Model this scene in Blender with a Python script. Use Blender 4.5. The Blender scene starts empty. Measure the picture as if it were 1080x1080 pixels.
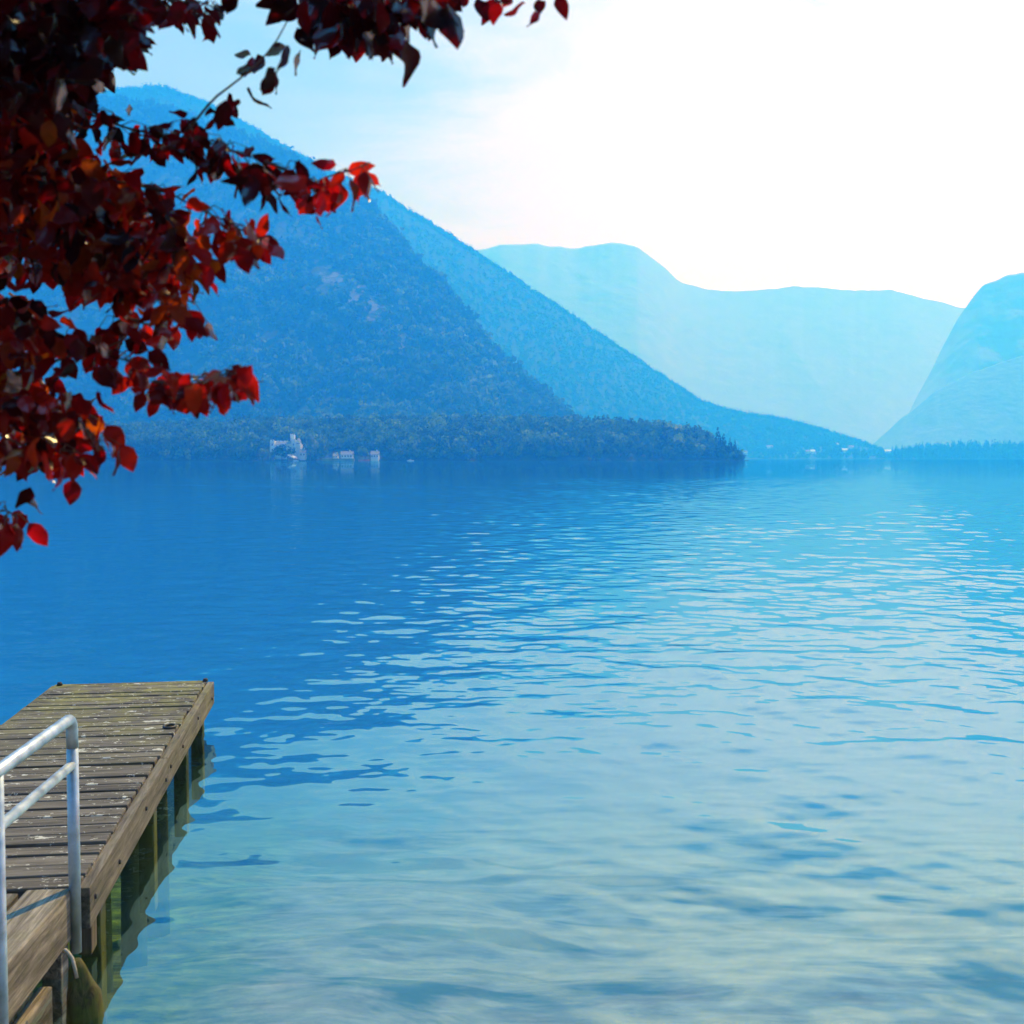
import bpy, bmesh, math, random
import numpy as np
from mathutils import Vector, Matrix

SEED = 7
random.seed(SEED)
rng = np.random.default_rng(SEED)
R = math.radians
scene = bpy.context.scene
COL = scene.collection

# ------------------------------------------------------------------ camera
F = 1246.0                      # focal length in photo pixels (1080 wide)
CAMZ = 2.0
HOR = 483.0
PITCH = math.atan2(540.0 - HOR, F)
cam_d = bpy.data.cameras.new('camera')
cam = bpy.data.objects.new('camera', cam_d)
COL.objects.link(cam)
cam.location = (0, 0, CAMZ)
cam.rotation_euler = (math.pi / 2 - PITCH, 0, 0)
cam_d.sensor_width = 36.0
cam_d.lens = 36.0 * F / 1080.0
cam_d.clip_start = 0.05
cam_d.clip_end = 40000
cam_d.dof.use_dof = True
cam_d.dof.focus_distance = 8.5
cam_d.dof.aperture_fstop = cam_d.lens / 1000.0 / 0.0075
scene.camera = cam

FW = np.array([0, math.cos(PITCH), -math.sin(PITCH)])
UP = np.array([0, math.sin(PITCH), math.cos(PITCH)])
RT = np.array([1.0, 0, 0])
CP = np.array([0, 0, CAMZ])


def ray(px, py):
    return FW + RT * ((px - 540.0) / F) + UP * ((540.0 - py) / F)


def at_y(px, py, D):
    """point of the place seen at a photo pixel, D metres ahead"""
    r = ray(px, py)
    return CP + r * (D / r[1])


def on_z(px, py, z):
    r = ray(px, py)
    return CP + r * ((z - CAMZ) / r[2])


# ------------------------------------------------------------------ noise
_perm = rng.permutation(256)
_perm = np.concatenate([_perm, _perm])
_gr = rng.normal(size=(256, 2))
_gr /= np.linalg.norm(_gr, axis=1)[:, None]


def pn2(x, y):
    xi = np.floor(x).astype(int); yi = np.floor(y).astype(int)
    xf = x - xi; yf = y - yi
    u = xf * xf * xf * (xf * (xf * 6 - 15) + 10)
    v = yf * yf * yf * (yf * (yf * 6 - 15) + 10)

    def g(ix, iy, dx, dy):
        h = _perm[(_perm[ix & 255] + iy) & 255]
        return _gr[h, 0] * dx + _gr[h, 1] * dy
    a = g(xi, yi, xf, yf); b = g(xi + 1, yi, xf - 1, yf)
    c = g(xi, yi + 1, xf, yf - 1); d = g(xi + 1, yi + 1, xf - 1, yf - 1)
    return (a + (b - a) * u) * (1 - v) + (c + (d - c) * u) * v


def fbm(x, y, o=5, gain=0.5):
    s = np.zeros_like(x); a = 1.0
    for k in range(o):
        s = s + a * pn2(x + 17.3 * k, y - 9.1 * k)
        x = x * 2.03; y = y * 2.03; a *= gain
    return s


# ------------------------------------------------------------------ objects
def tag(o, label=None, cat=None, group=None, kind=None):
    if label: o['label'] = label
    if cat: o['category'] = cat
    if group: o['group'] = group
    if kind: o['kind'] = kind
    return o


def empty(name, loc=(0, 0, 0), rz=0.0):
    o = bpy.data.objects.new(name, None)
    o.empty_display_size = 0.2
    o.location = loc; o.rotation_euler = (0, 0, rz)
    COL.objects.link(o)
    return o


def mesh_np(name, verts, faces, mat, parent=None, smooth=False, tint=None, mats=None, midx=None):
    """faces: (n,k) int array (k = 3 or 4)"""
    verts = np.asarray(verts, dtype=np.float32); faces = np.asarray(faces, dtype=np.int32)
    me = bpy.data.meshes.new(name)
    n, k = faces.shape
    me.vertices.add(len(verts)); me.vertices.foreach_set('co', verts.ravel())
    me.loops.add(n * k); me.loops.foreach_set('vertex_index', faces.ravel())
    me.polygons.add(n)
    me.polygons.foreach_set('loop_start', np.arange(0, n * k, k, dtype=np.int32))
    me.polygons.foreach_set('loop_total', np.full(n, k, dtype=np.int32))
    me.polygons.foreach_set('use_smooth', np.full(n, bool(smooth)))
    for m in (mats or [mat]):
        me.materials.append(m)
    if midx is not None:
        me.polygons.foreach_set('material_index', np.asarray(midx, dtype=np.int32))
    if tint is not None:
        at = me.attributes.new('tint', 'FLOAT', 'FACE')
        at.data.foreach_set('value', np.asarray(tint, dtype=np.float32))
    me.update(calc_edges=True)
    o = bpy.data.objects.new(name, me)
    COL.objects.link(o)
    if parent: o.parent = parent
    return o


class MB:
    """collects shapes, then links them as ONE mesh object"""
    def __init__(self):
        self.bm = bmesh.new()
        self.lay = self.bm.faces.layers.float.new('tint')

    def _fin(self, before, t):
        for f in self.bm.faces:
            if f not in before:
                f[self.lay] = t

    def box(self, c, s, rot=None, bevel=0.0, t=None, jit=0.0):
        t = random.random() if t is None else t
        r = bmesh.ops.create_cube(self.bm, size=1.0)
        vs = r['verts']
        for v in vs:
            v.co = Vector((v.co.x * s[0], v.co.y * s[1], v.co.z * s[2]))
            if jit:
                v.co += Vector((random.uniform(-jit, jit), random.uniform(-jit, jit), random.uniform(-jit, jit)))
        fs = list({f for v in vs for f in v.link_faces})
        if bevel:
            es = list({e for f in fs for e in f.edges})
            rb = bmesh.ops.bevel(self.bm, geom=es, offset=bevel, segments=2, affect='EDGES', profile=0.6)
            vs = list({v for f in rb['faces'] for v in f.verts} | {v for v in vs if v.is_valid})
            fs = list({f for v in vs for f in v.link_faces})
        M = Matrix.Translation(Vector(c))
        if rot is not None: M = M @ rot
        for v in vs: v.co = M @ v.co
        for f in fs: f[self.lay] = t
        return vs

    def tube(self, pts, rad, seg=10, cap=True, t=0.5):
        pts = [Vector(p) for p in pts]
        rads = rad if isinstance(rad, (list, tuple)) else [rad] * len(pts)
        rings = []
        d0 = (pts[1] - pts[0]).normalized()
        a = d0.orthogonal().normalized()
        for i, p in enumerate(pts):
            if i == 0: d = d0
            elif i == len(pts) - 1: d = (pts[i] - pts[i - 1]).normalized()
            else: d = ((pts[i + 1] - pts[i]).normalized() + (pts[i] - pts[i - 1]).normalized()).normalized()
            a = (a - d * a.dot(d)).normalized()
            b = d.cross(a)
            rings.append([self.bm.verts.new(p + (a * math.cos(2 * math.pi * k / seg) + b * math.sin(2 * math.pi * k / seg)) * rads[i]) for k in range(seg)])
        for r0, r1 in zip(rings, rings[1:]):
            for k in range(seg):
                f = self.bm.faces.new((r0[k], r0[(k + 1) % seg], r1[(k + 1) % seg], r1[k])); f.smooth = True; f[self.lay] = t
        if cap:
            f = self.bm.faces.new(rings[0][::-1]); f[self.lay] = t
            f = self.bm.faces.new(rings[-1]); f[self.lay] = t

    def poly(self, pts, t=0.5):
        f = self.bm.faces.new([self.bm.verts.new(p) for p in pts]); f[self.lay] = t

    def build(self, name, mat, parent=None):
        bmesh.ops.recalc_face_normals(self.bm, faces=self.bm.faces)
        me = bpy.data.meshes.new(name)
        self.bm.to_mesh(me); self.bm.free()
        me.materials.append(mat)
        o = bpy.data.objects.new(name, me)
        COL.objects.link(o)
        if parent: o.parent = parent
        return o


# ------------------------------------------------------------------ materials
class NT:
    def __init__(self, nt): self.nt = nt
    def n(self, typ, **kw):
        nd = self.nt.nodes.new(typ)
        for k, v in kw.items():
            if k.startswith('i_'):
                key = k[2:]
                key = int(key) if key.isdigit() else key.replace('_', ' ')
                nd.inputs[key].default_value = v
            else: setattr(nd, k, v)
        return nd
    def l(self, a, b): self.nt.links.new(a, b)


def new_mat(name):
    m = bpy.data.materials.new(name); m.use_nodes = True
    m.node_tree.nodes.clear()
    t = NT(m.node_tree)
    return m, t, t.n('ShaderNodeOutputMaterial')


def ramp(t, src, stops, interp='LINEAR'):
    r = t.n('ShaderNodeValToRGB')
    cr = r.color_ramp; cr.interpolation = interp
    while len(cr.elements) < len(stops): cr.elements.new(0.5)
    for e, (p, c) in zip(cr.elements, stops):
        e.position = p; e.color = (c if len(c) == 4 else tuple(c) + (1,))
    t.l(src, r.inputs[0])
    return r.outputs[0]


def mixc(t, fac, a, b, mode='MIX'):
    m = t.n('ShaderNodeMix', data_type='RGBA', blend_type=mode)
    if isinstance(fac, (int, float)): m.inputs[0].default_value = fac
    else: t.l(fac, m.inputs[0])
    for i, s in ((6, a), (7, b)):
        if isinstance(s, tuple): m.inputs[i].default_value = s if len(s) == 4 else s + (1,)
        else: t.l(s, m.inputs[i])
    return m.outputs[2]


def math_n(t, op, a, b=None, clamp=False):
    m = t.n('ShaderNodeMath', operation=op, use_clamp=clamp)
    for i, s in ((0, a), (1, b)):
        if s is None: continue
        if isinstance(s, (int, float)): m.inputs[i].default_value = s
        else: t.l(s, m.inputs[i])
    return m.outputs[0]


def noise(t, vec, scale, detail=4, rough=0.55, dist=0.0):
    n = t.n('ShaderNodeTexNoise', i_Scale=scale, i_Detail=detail, i_Roughness=rough, i_Distortion=dist)
    if vec is not None: t.l(vec, n.inputs['Vector'])
    return n.outputs[0]


def mapping(t, vec, scale=(1, 1, 1), loc=(0, 0, 0)):
    m = t.n('ShaderNodeMapping', i_Scale=scale, i_Location=loc)
    t.l(vec, m.inputs['Vector'])
    return m.outputs[0]


def obj_coord(t): return t.n('ShaderNodeTexCoord').outputs['Object']
def attr(t, name='tint'): return t.n('ShaderNodeAttribute', attribute_name=name).outputs['Fac']


def bump(t, h, strength, dist):
    b = t.n('ShaderNodeBump', i_Strength=strength, i_Distance=dist)
    t.l(h, b.inputs['Height'])
    return b.outputs[0]


def foliage_mat(name, stops, transl=0.3):
    m, t, out = new_mat(name)
    c = ramp(t, attr(t), stops)
    d = t.n('ShaderNodeBsdfDiffuse'); t.l(c, d.inputs['Color'])
    tr = t.n('ShaderNodeBsdfTranslucent'); t.l(c, tr.inputs['Color'])
    mx = t.n('ShaderNodeMixShader', i_0=transl)
    t.l(d.outputs[0], mx.inputs[1]); t.l(tr.outputs[0], mx.inputs[2]); t.l(mx.outputs[0], out.inputs['Surface'])
    return m


def simple_mat(name, col, rough=0.7, metal=0.0, var=0.25, scale=6.0, bump_s=0.0):
    m, t, out = new_mat(name)
    p = t.n('ShaderNodeBsdfPrincipled', i_Roughness=rough, i_Metallic=metal)
    nz = noise(t, obj_coord(t), scale, 6)
    dark = tuple(c * (1 - var) for c in col); lite = tuple(min(1, c * (1 + var)) for c in col)
    c = ramp(t, nz, [(0.3, dark), (0.7, lite)])
    t.l(c, p.inputs['Base Color'])
    if bump_s: t.l(bump(t, nz, bump_s, 0.02), p.inputs['Normal'])
    t.l(p.outputs[0], out.inputs['Surface'])
    return m


M = {}
# ---- mountain ground: forest floor with bare limestone where the rock mask is high
def mountain_mat(name, green0, green1, rock, rock_lo, scale):
    m, t, out = new_mat(name)
    p = t.n('ShaderNodeBsdfPrincipled', i_Roughness=0.95)
    p.inputs['Specular IOR Level'].default_value = 0.1
    co = obj_coord(t)
    n1 = noise(t, mapping(t, co, (1, 1, 0.55)), 0.012 * scale, 8, 0.6)
    n2 = noise(t, co, 0.09 * scale, 5, 0.65)
    g = ramp(t, n2, [(0.3, green0), (0.72, green1)])
    st = noise(t, mapping(t, co, (1.0, 1.0, 0.22)), 0.03 * scale, 7, 0.7)
    rc = ramp(t, n2, [(0.3, tuple(c * 0.5 for c in rock)), (0.7, rock)])
    mask = ramp(t, math_n(t, 'MULTIPLY', st, math_n(t, 'ADD', attr(t), 0.55)), [(rock_lo, (0, 0, 0)), (rock_lo + 0.07, (1, 1, 1))])
    t.l(mixc(t, mask, g, rc), p.inputs['Base Color'])
    t.l(bump(t, n2, 1.0, 6.0), p.inputs['Normal'])
    t.l(p.outputs[0], out.inputs['Surface'])
    return m


M['hill_near'] = mountain_mat('forested_rock', (0.012, 0.026, 0.012), (0.04, 0.065, 0.022), (0.20, 0.19, 0.17), 0.58, 1.0)
M['hill_far'] = mountain_mat('far_forest', (0.012, 0.024, 0.010), (0.03, 0.046, 0.018), (0.12, 0.115, 0.11), 0.64, 0.6)
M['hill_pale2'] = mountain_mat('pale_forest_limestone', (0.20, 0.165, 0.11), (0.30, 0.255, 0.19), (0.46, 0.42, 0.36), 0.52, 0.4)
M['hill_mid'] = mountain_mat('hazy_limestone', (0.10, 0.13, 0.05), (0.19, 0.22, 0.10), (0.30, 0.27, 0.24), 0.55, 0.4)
M['hill_pale'] = mountain_mat('haze_tinted_limestone', (0.40, 0.34, 0.24), (0.48, 0.41, 0.30), (0.50, 0.44, 0.34), 0.50, 0.15)  # limestone lightened so its colour stands in for the distant haze's red
M['leaf_broad'] = foliage_mat('broadleaf_green', [(0, (0.02, 0.042, 0.012)), (0.45, (0.055, 0.115, 0.016)), (0.8, (0.13, 0.21, 0.02)), (1, (0.21, 0.25, 0.025))], 0.5)
M['leaf_shore'] = foliage_mat('shore_broadleaf', [(0, (0.02, 0.042, 0.010)), (0.42, (0.055, 0.13, 0.012)), (0.78, (0.14, 0.25, 0.016)), (1, (0.25, 0.32, 0.025))], 0.5)
M['leaf_conifer'] = foliage_mat('conifer_green', [(0, (0.008, 0.020, 0.009)), (0.6, (0.022, 0.045, 0.018)), (1, (0.06, 0.08, 0.025))], 0.2)
M['bark'] = simple_mat('bark', (0.06, 0.042, 0.035), 0.9, var=0.45, scale=25, bump_s=0.6)
M['white_wall'] = simple_mat('white_render', (0.78, 0.76, 0.72), 0.85, var=0.06, scale=0.6)
M['cream_wall'] = simple_mat('cream_render', (0.62, 0.55, 0.42), 0.85, var=0.08, scale=0.6)
M['roof_grey'] = simple_mat('slate_roof', (0.16, 0.16, 0.17), 0.7, var=0.2, scale=1.5)
M['roof_red'] = simple_mat('clay_tile_roof', (0.30, 0.12, 0.08), 0.8, var=0.25, scale=1.5)
M['roof_pale'] = simple_mat('pale_metal_roof', (0.70, 0.71, 0.72), 0.35, var=0.05)
M['glass_dark'] = simple_mat('dark_window_glass', (0.03, 0.035, 0.04), 0.15, var=0.1)
M['wood_brown'] = simple_mat('brown_timber', (0.16, 0.09, 0.05), 0.8, var=0.3, scale=3)
M['boat_white'] = simple_mat('white_gelcoat', (0.8, 0.8, 0.8), 0.3, var=0.04)
M['boat_red'] = simple_mat('red_boat_paint', (0.55, 0.10, 0.06), 0.4, var=0.1)
M['lawn'] = simple_mat('lawn_grass', (0.16, 0.20, 0.05), 0.95, var=0.3, scale=0.4)


# ---- weathered timber
def wood_mat(name, along, base0, base1, lichen=0.0, droppings=0.0, moss=0.0):
    m, t, out = new_mat(name)
    co = obj_coord(t)
    p = t.n('ShaderNodeBsdfPrincipled', i_Roughness=0.85)
    p.inputs['Specular IOR Level'].default_value = 0.25
    sc = [26, 26, 26]; sc[along] = 1.6
    tint = attr(t)
    off = t.n('ShaderNodeCombineXYZ'); t.l(math_n(t, 'MULTIPLY', tint, 37.0), off.inputs[0]); t.l(math_n(t, 'MULTIPLY', tint, 53.0), off.inputs[1])
    add = t.n('ShaderNodeVectorMath', operation='ADD'); t.l(co, add.inputs[0]); t.l(off.outputs[0], add.inputs[1])
    grain = noise(t, mapping(t, add.outputs[0], tuple(sc)), 1.6, 9, 0.7, 0.6)
    sc2 = [5, 5, 5]; sc2[along] = 1.2
    blotch = noise(t, mapping(t, add.outputs[0], tuple(sc2)), 1.3, 5, 0.6)
    c = ramp(t, grain, [(0.30, tuple(b * 0.28 for b in base0)), (0.47, base0), (0.62, base1), (0.8, tuple(min(1, b * 1.5) for b in base1))])
    c = mixc(t, 0.75, c, ramp(t, blotch, [(0.3, (0.42, 0.40, 0.40)), (0.7, (1.25, 1.2, 1.12))]), 'MULTIPLY')
    c = mixc(t, 0.8, c, ramp(t, tint, [(0, (0.62, 0.60, 0.60)), (1, (1.2, 1.15, 1.08))]), 'MULTIPLY')
    if lichen:
        sep = t.n('ShaderNodeSeparateXYZ'); t.l(co, sep.inputs[0])
        far = t.n('ShaderNodeMapRange', i_From_Min=-2.8, i_From_Max=-0.1, i_To_Min=0.0, i_To_Max=lichen); t.l(sep.outputs[1], far.inputs[0])
        ln = noise(t, co, 5.0, 6, 0.7)
        f = math_n(t, 'MULTIPLY', far.outputs[0], ramp(t, ln, [(0.42, (0, 0, 0)), (0.62, (1, 1, 1))]))
        c = mixc(t, f, c, (0.30, 0.27, 0.07))
    if moss:
        ln = noise(t, co, 14.0, 6, 0.7)
        f = math_n(t, 'MULTIPLY', ramp(t, ln, [(0.45, (0, 0, 0)), (0.6, (1, 1, 1))]), moss)
        c = mixc(t, f, c, (0.10, 0.115, 0.02))
    if along == 2:
        sz = t.n('ShaderNodeSeparateXYZ'); t.l(co, sz.inputs[0])
        wl = t.n('ShaderNodeMapRange', i_From_Min=0.09, i_From_Max=-0.03, i_To_Min=0.0, i_To_Max=0.9)
        t.l(math_n(t, 'ADD', sz.outputs[2], math_n(t, 'MULTIPLY', grain, 0.06)), wl.inputs[0])
        c = mixc(t, wl.outputs[0], c, ramp(t, blotch, [(0.3, (0.07, 0.08, 0.012)), (0.55, (0.17, 0.18, 0.022)), (0.75, (0.30, 0.27, 0.03))]))
    if droppings:
        wob = t.n('ShaderNodeTexNoise', i_Scale=30.0, i_Detail=3)
        t.l(co, wob.inputs['Vector'])
        ad = t.n('ShaderNodeVectorMath', operation='MULTIPLY_ADD'); t.l(wob.outputs[1], ad.inputs[0])
        ad.inputs[1].default_value = (0.09, 0.05, 0.02); t.l(co, ad.inputs[2])
        for sc_, lo, st in ((5.5, 0.665, 0.45), (15.0, 0.632, 0.6), (34.0, 0.645, 0.8)):
            dn = noise(t, mapping(t, ad.outputs[0], (st, 1.0, 1.0), (sc_, 2.0, 0)), sc_, 3.5, 0.62)
            f = math_n(t, 'MULTIPLY', ramp(t, dn, [(lo, (0, 0, 0)), (lo + 0.022, (1, 1, 1))]), droppings)
            c = mixc(t, f, c, (0.62, 0.59, 0.50))
    if droppings:        # nail heads in rows over the bearers
        sn = t.n('ShaderNodeSeparateXYZ'); t.l(co, sn.inputs[0])
        ymod = math_n(t, 'PINGPONG', math_n(t, 'ADD', sn.outputs[1], 0.1363 * 40.25), 0.1363 / 2)
        fy = math_n(t, 'LESS_THAN', math_n(t, 'ABSOLUTE', math_n(t, 'SUBTRACT', ymod, 0.030)), 0.0055)
        fx = None
        for xn in (-0.115, -0.60, -1.10):
            a_ = math_n(t, 'LESS_THAN', math_n(t, 'ABSOLUTE', math_n(t, 'SUBTRACT', sn.outputs[0], xn)), 0.0055)
            fx = a_ if fx is None else math_n(t, 'ADD', fx, a_)
        c = mixc(t, math_n(t, 'MULTIPLY', math_n(t, 'MULTIPLY', fx, fy), 0.85), c, (0.03, 0.022, 0.018))
    t.l(c, p.inputs['Base Color'])
    t.l(bump(t, grain, 0.55, 0.006), p.inputs['Normal'])
    t.l(p.outputs[0], out.inputs['Surface'])
    return m


M['deck'] = wood_mat('weathered_deck_boards', 0, (0.140, 0.126, 0.112), (0.235, 0.215, 0.190), lichen=0.7, droppings=0.85)
M['stringer'] = wood_mat('weathered_side_beam', 1, (0.165, 0.145, 0.122), (0.27, 0.24, 0.20), lichen=0.45, moss=0.15)
M['gang'] = wood_mat('bleached_gangway_beam', 1, (0.20, 0.175, 0.15), (0.40, 0.36, 0.305), moss=0.2)
M['pile'] = wood_mat('algae_pile', 2, (0.10, 0.085, 0.03), (0.20, 0.16, 0.06), moss=0.75)
M['post'] = wood_mat('grey_post', 2, (0.17, 0.13, 0.10), (0.28, 0.22, 0.16), moss=0.2)


def galvanised():
    m, t, out = new_mat('galvanised_tube')
    p = t.n('ShaderNodeBsdfPrincipled', i_Metallic=0.55)
    co = obj_coord(t)
    n1 = noise(t, co, 14.0, 6, 0.6)
    n2 = noise(t, mapping(t, co, (60, 60, 6)), 1.0, 5, 0.7)
    c = ramp(t, n1, [(0.32, (0.31, 0.36, 0.41)), (0.5, (0.43, 0.49, 0.56)), (0.68, (0.56, 0.63, 0.71))])
    rust = ramp(t, n2, [(0.66, (0, 0, 0)), (0.74, (1, 1, 1))])
    c = mixc(t, math_n(t, 'MULTIPLY', rust, 0.5), c, (0.20, 0.12, 0.06))
    t.l(c, p.inputs['Base Color'])
    t.l(ramp(t, n1, [(0.3, (0.32,) * 3), (0.7, (0.5,) * 3)]), p.inputs['Roughness'])
    t.l(p.outputs[0], out.inputs['Surface'])
    return m


M['steel'] = galvanised()


# ---- copper-red plum leaves
def red_leaf():
    m, t, out = new_mat('copper_red_leaf')
    tint = attr(t)
    co = obj_coord(t)
    vein = noise(t, co, 90.0, 3, 0.6)
    refl = ramp(t, tint, [(0, (0.010, 0.003, 0.005)), (0.6, (0.018, 0.004, 0.005)), (1, (0.03, 0.007, 0.004))])
    tr = ramp(t, tint, [(0, (0.03, 0.001, 0.003)), (0.25, (0.14, 0.002, 0.006)), (0.5, (0.60, 0.004, 0.012)), (0.82, (0.88, 0.025, 0.008)), (1, (0.75, 0.17, 0.008))])  # near-black end puts the crown's shade into the leaf colour
    tr = mixc(t, 0.6, tr, ramp(t, vein, [(0.3, (0.6, 0.6, 0.6)), (0.7, (1.1, 1.1, 1.1))]), 'MULTIPLY')
    d = t.n('ShaderNodeBsdfDiffuse'); t.l(refl, d.inputs[0])
    tl = t.n('ShaderNodeBsdfTranslucent'); t.l(tr, tl.inputs[0])
    a = t.n('ShaderNodeMixShader', i_0=0.62); t.l(d.outputs[0], a.inputs[1]); t.l(tl.outputs[0], a.inputs[2])
    g = t.n('ShaderNodeBsdfGlossy', i_Roughness=0.24, i_Color=(0.9, 0.9, 0.9, 1))
    fr = t.n('ShaderNodeFresnel', i_IOR=1.45)
    b = t.n('ShaderNodeMixShader')
    t.l(math_n(t, 'MULTIPLY', fr.outputs[0], 0.13), b.inputs[0]); t.l(a.outputs[0], b.inputs[1]); t.l(g.outputs[0], b.inputs[2])
    t.l(b.outputs[0], out.inputs['Surface'])
    return m


M['red_leaf'] = red_leaf()
M['twig'] = simple_mat('red_brown_twig', (0.07, 0.035, 0.03), 0.6, var=0.4, scale=40)


# ---- lake bed
def bed_mat():
    m, t, out = new_mat('pale_silt_bed')
    co = obj_coord(t)
    p = t.n('ShaderNodeBsdfPrincipled', i_Roughness=0.95)
    p.inputs['Specular IOR Level'].default_value = 0.1
    n1 = noise(t, mapping(t, co, (0.55, 1.0, 1)), 0.60, 6, 0.6, 0.8)
    n2 = noise(t, mapping(t, co, (0.6, 1.0, 1)), 5.0, 6, 0.7)
    vo = t.n('ShaderNodeTexVoronoi', i_Scale=5.5); t.l(co, vo.inputs['Vector'])
    c = ramp(t, n2, [(0.25, (0.10, 0.09, 0.055)), (0.5, (0.24, 0.215, 0.145)), (0.78, (0.42, 0.38, 0.275))])
    c = mixc(t, 0.35, c, ramp(t, vo.outputs['Distance'], [(0.0, (0.7, 0.7, 0.62)), (0.6, (1.1, 1.1, 1.05))]), 'MULTIPLY')
    al = ramp(t, n1, [(0.51, (0, 0, 0)), (0.57, (1, 1, 1))])
    c = mixc(t, math_n(t, 'MULTIPLY', al, 0.88), c, (0.03, 0.045, 0.025))
    # green weed that grows along the jetty
    sep = t.n('ShaderNodeSeparateXYZ'); t.l(co, sep.inputs[0])
    w = math_n(t, 'ADD', sep.outputs[0], math_n(t, 'MULTIPLY', sep.outputs[1], 0.152))
    w = math_n(t, 'ADD', w, math_n(t, 'MULTIPLY', n2, 0.35))
    wr = t.n('ShaderNodeMapRange', i_From_Min=-0.12, i_From_Max=-0.70, i_To_Min=0.0, i_To_Max=0.95); t.l(w, wr.inputs[0])
    wc = ramp(t, n2, [(0.38, (0.012, 0.022, 0.002)), (0.52, (0.09, 0.125, 0.004)), (0.72, (0.26, 0.32, 0.010))])
    c = mixc(t, wr.outputs[0], c, wc)
    t.l(c, p.inputs['Base Color'])
    t.l(bump(t, n2, 0.7, 0.05), p.inputs['Normal'])
    t.l(p.outputs[0], out.inputs['Surface'])
    return m


M['bed'] = bed_mat()
WATER_IOR = 1.9


def water_mat(name, bump_strength, rough):
    m, t, out = new_mat(name)
    co = obj_coord(t)
    gl = t.n('ShaderNodeBsdfGlossy', i_Roughness=rough, i_Color=(0.48, 0.92, 1.0, 1))
    tp = t.n('ShaderNodeBsdfTransparent', i_Color=(0.97, 0.99, 1.0, 1))
    fr = t.n('ShaderNodeLayerWeight', i_Blend=0.5)
    if bump_strength:
        chop = attr(t, 'chop')
        n1 = noise(t, mapping(t, co, (0.45, 1.0, 1)), 1.1, 3, 0.6)
        n2 = noise(t, mapping(t, co, (0.5, 1.0, 1)), 3.7, 2, 0.5)
        h = math_n(t, 'ADD', n1, math_n(t, 'MULTIPLY', n2, 0.25))
        b = t.n('ShaderNodeBump', i_Strength=1.0)
        t.l(math_n(t, 'MULTIPLY', chop, bump_strength), b.inputs['Distance'])
        t.l(h, b.inputs['Height'])
        t.l(b.outputs[0], gl.inputs['Normal']); t.l(b.outputs[0], fr.inputs['Normal'])
    mx = t.n('ShaderNodeMixShader')
    t.l(math_n(t, 'ADD', math_n(t, 'MULTIPLY', math_n(t, 'POWER', fr.outputs['Facing'], 2.05), 0.82), 0.02), mx.inputs[0]); t.l(tp.outputs[0], mx.inputs[1]); t.l(gl.outputs[0], mx.inputs[2])
    t.l(mx.outputs[0], out.inputs['Surface'])
    v = t.n('ShaderNodeVolumePrincipled', i_Density=0.17, i_Color=(0.025, 0.075, 0.20, 1), i_Anisotropy=0.2)
    v.inputs['Absorption Color'].default_value = (0.34, 0.64, 0.76, 1)
    t.l(v.outputs[0], out.inputs['Volume'])
    m.cycles.homogeneous_volume = True
    return m


# ------------------------------------------------------------------ sun and sky
SUN_EL, SUN_AZ = R(48.0), R(25.0)          # azimuth measured right of straight ahead (+Y)
sd = Vector((math.sin(SUN_AZ) * math.cos(SUN_EL), math.cos(SUN_AZ) * math.cos(SUN_EL), math.sin(SUN_EL)))
sl = bpy.data.lights.new('sun', 'SUN'); sl.energy = 4.2; sl.angle = R(0.5); sl.color = (1.0, 0.985, 0.97)
so = bpy.data.objects.new('sun', sl); COL.objects.link(so)
so.rotation_euler = sd.to_track_quat('Z', 'Y').to_euler()

w = bpy.data.worlds.new('World'); scene.world = w; w.use_nodes = True
w.node_tree.nodes.clear()
t = NT(w.node_tree)
wo = t.n('ShaderNodeOutputWorld'); bg = t.n('ShaderNodeBackground', i_Strength=0.1)
sky = t.n('ShaderNodeTexSky', sky_type='NISHITA', sun_disc=False, sun_elevation=SUN_EL, sun_rotation=SUN_AZ, altitude=500, air_density=1.0, dust_density=1.5, ozone_density=1.2)
gen = t.n('ShaderNodeTexCoord').outputs['Generated']
dot = t.n('ShaderNodeVectorMath', operation='DOT_PRODUCT'); t.l(gen, dot.inputs[0]); dot.inputs[1].default_value = sd
cn = noise(t, mapping(t, gen, (1.3, 1.3, 7.0)), 2.2, 7, 0.6, 0.4)
sepg = t.n('ShaderNodeSeparateXYZ'); t.l(gen, sepg.inputs[0])
front = t.n('ShaderNodeMapRange', interpolation_type='SMOOTHSTEP', i_From_Min=-0.1, i_From_Max=0.6, i_To_Min=0.15, i_To_Max=1.0)
t.l(dot.outputs['Value'], front.inputs[0])
gl0 = t.n('ShaderNodeMapRange', interpolation_type='SMOOTHSTEP', i_From_Min=-0.34, i_From_Max=0.02, i_To_Min=0.0, i_To_Max=1.0)
t.l(math_n(t, 'ADD', sepg.outputs[0], math_n(t, 'MULTIPLY', math_n(t, 'SUBTRACT', cn, 0.5), 0.5)), gl0.inputs[0])
glow = math_n(t, 'MULTIPLY', gl0.outputs[0], front.outputs[0])
veil = math_n(t, 'ADD', math_n(t, 'MULTIPLY', glow, 0.75), math_n(t, 'MULTIPLY', math_n(t, 'MULTIPLY', cn, front.outputs[0]), 0.55), True)
vc = mixc(t, glow, (4.7, 6.8, 8.3), (9.6, 9.0, 8.8))
gl2 = t.n('ShaderNodeMapRange', interpolation_type='SMOOTHSTEP', i_From_Min=-0.02, i_From_Max=0.30, i_To_Min=0.0, i_To_Max=1.0)
t.l(sepg.outputs[0], gl2.inputs[0])
vc = mixc(t, math_n(t, 'MULTIPLY', gl2.outputs[0], front.outputs[0]), vc, (14.5, 12.5, 11.0))
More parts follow.
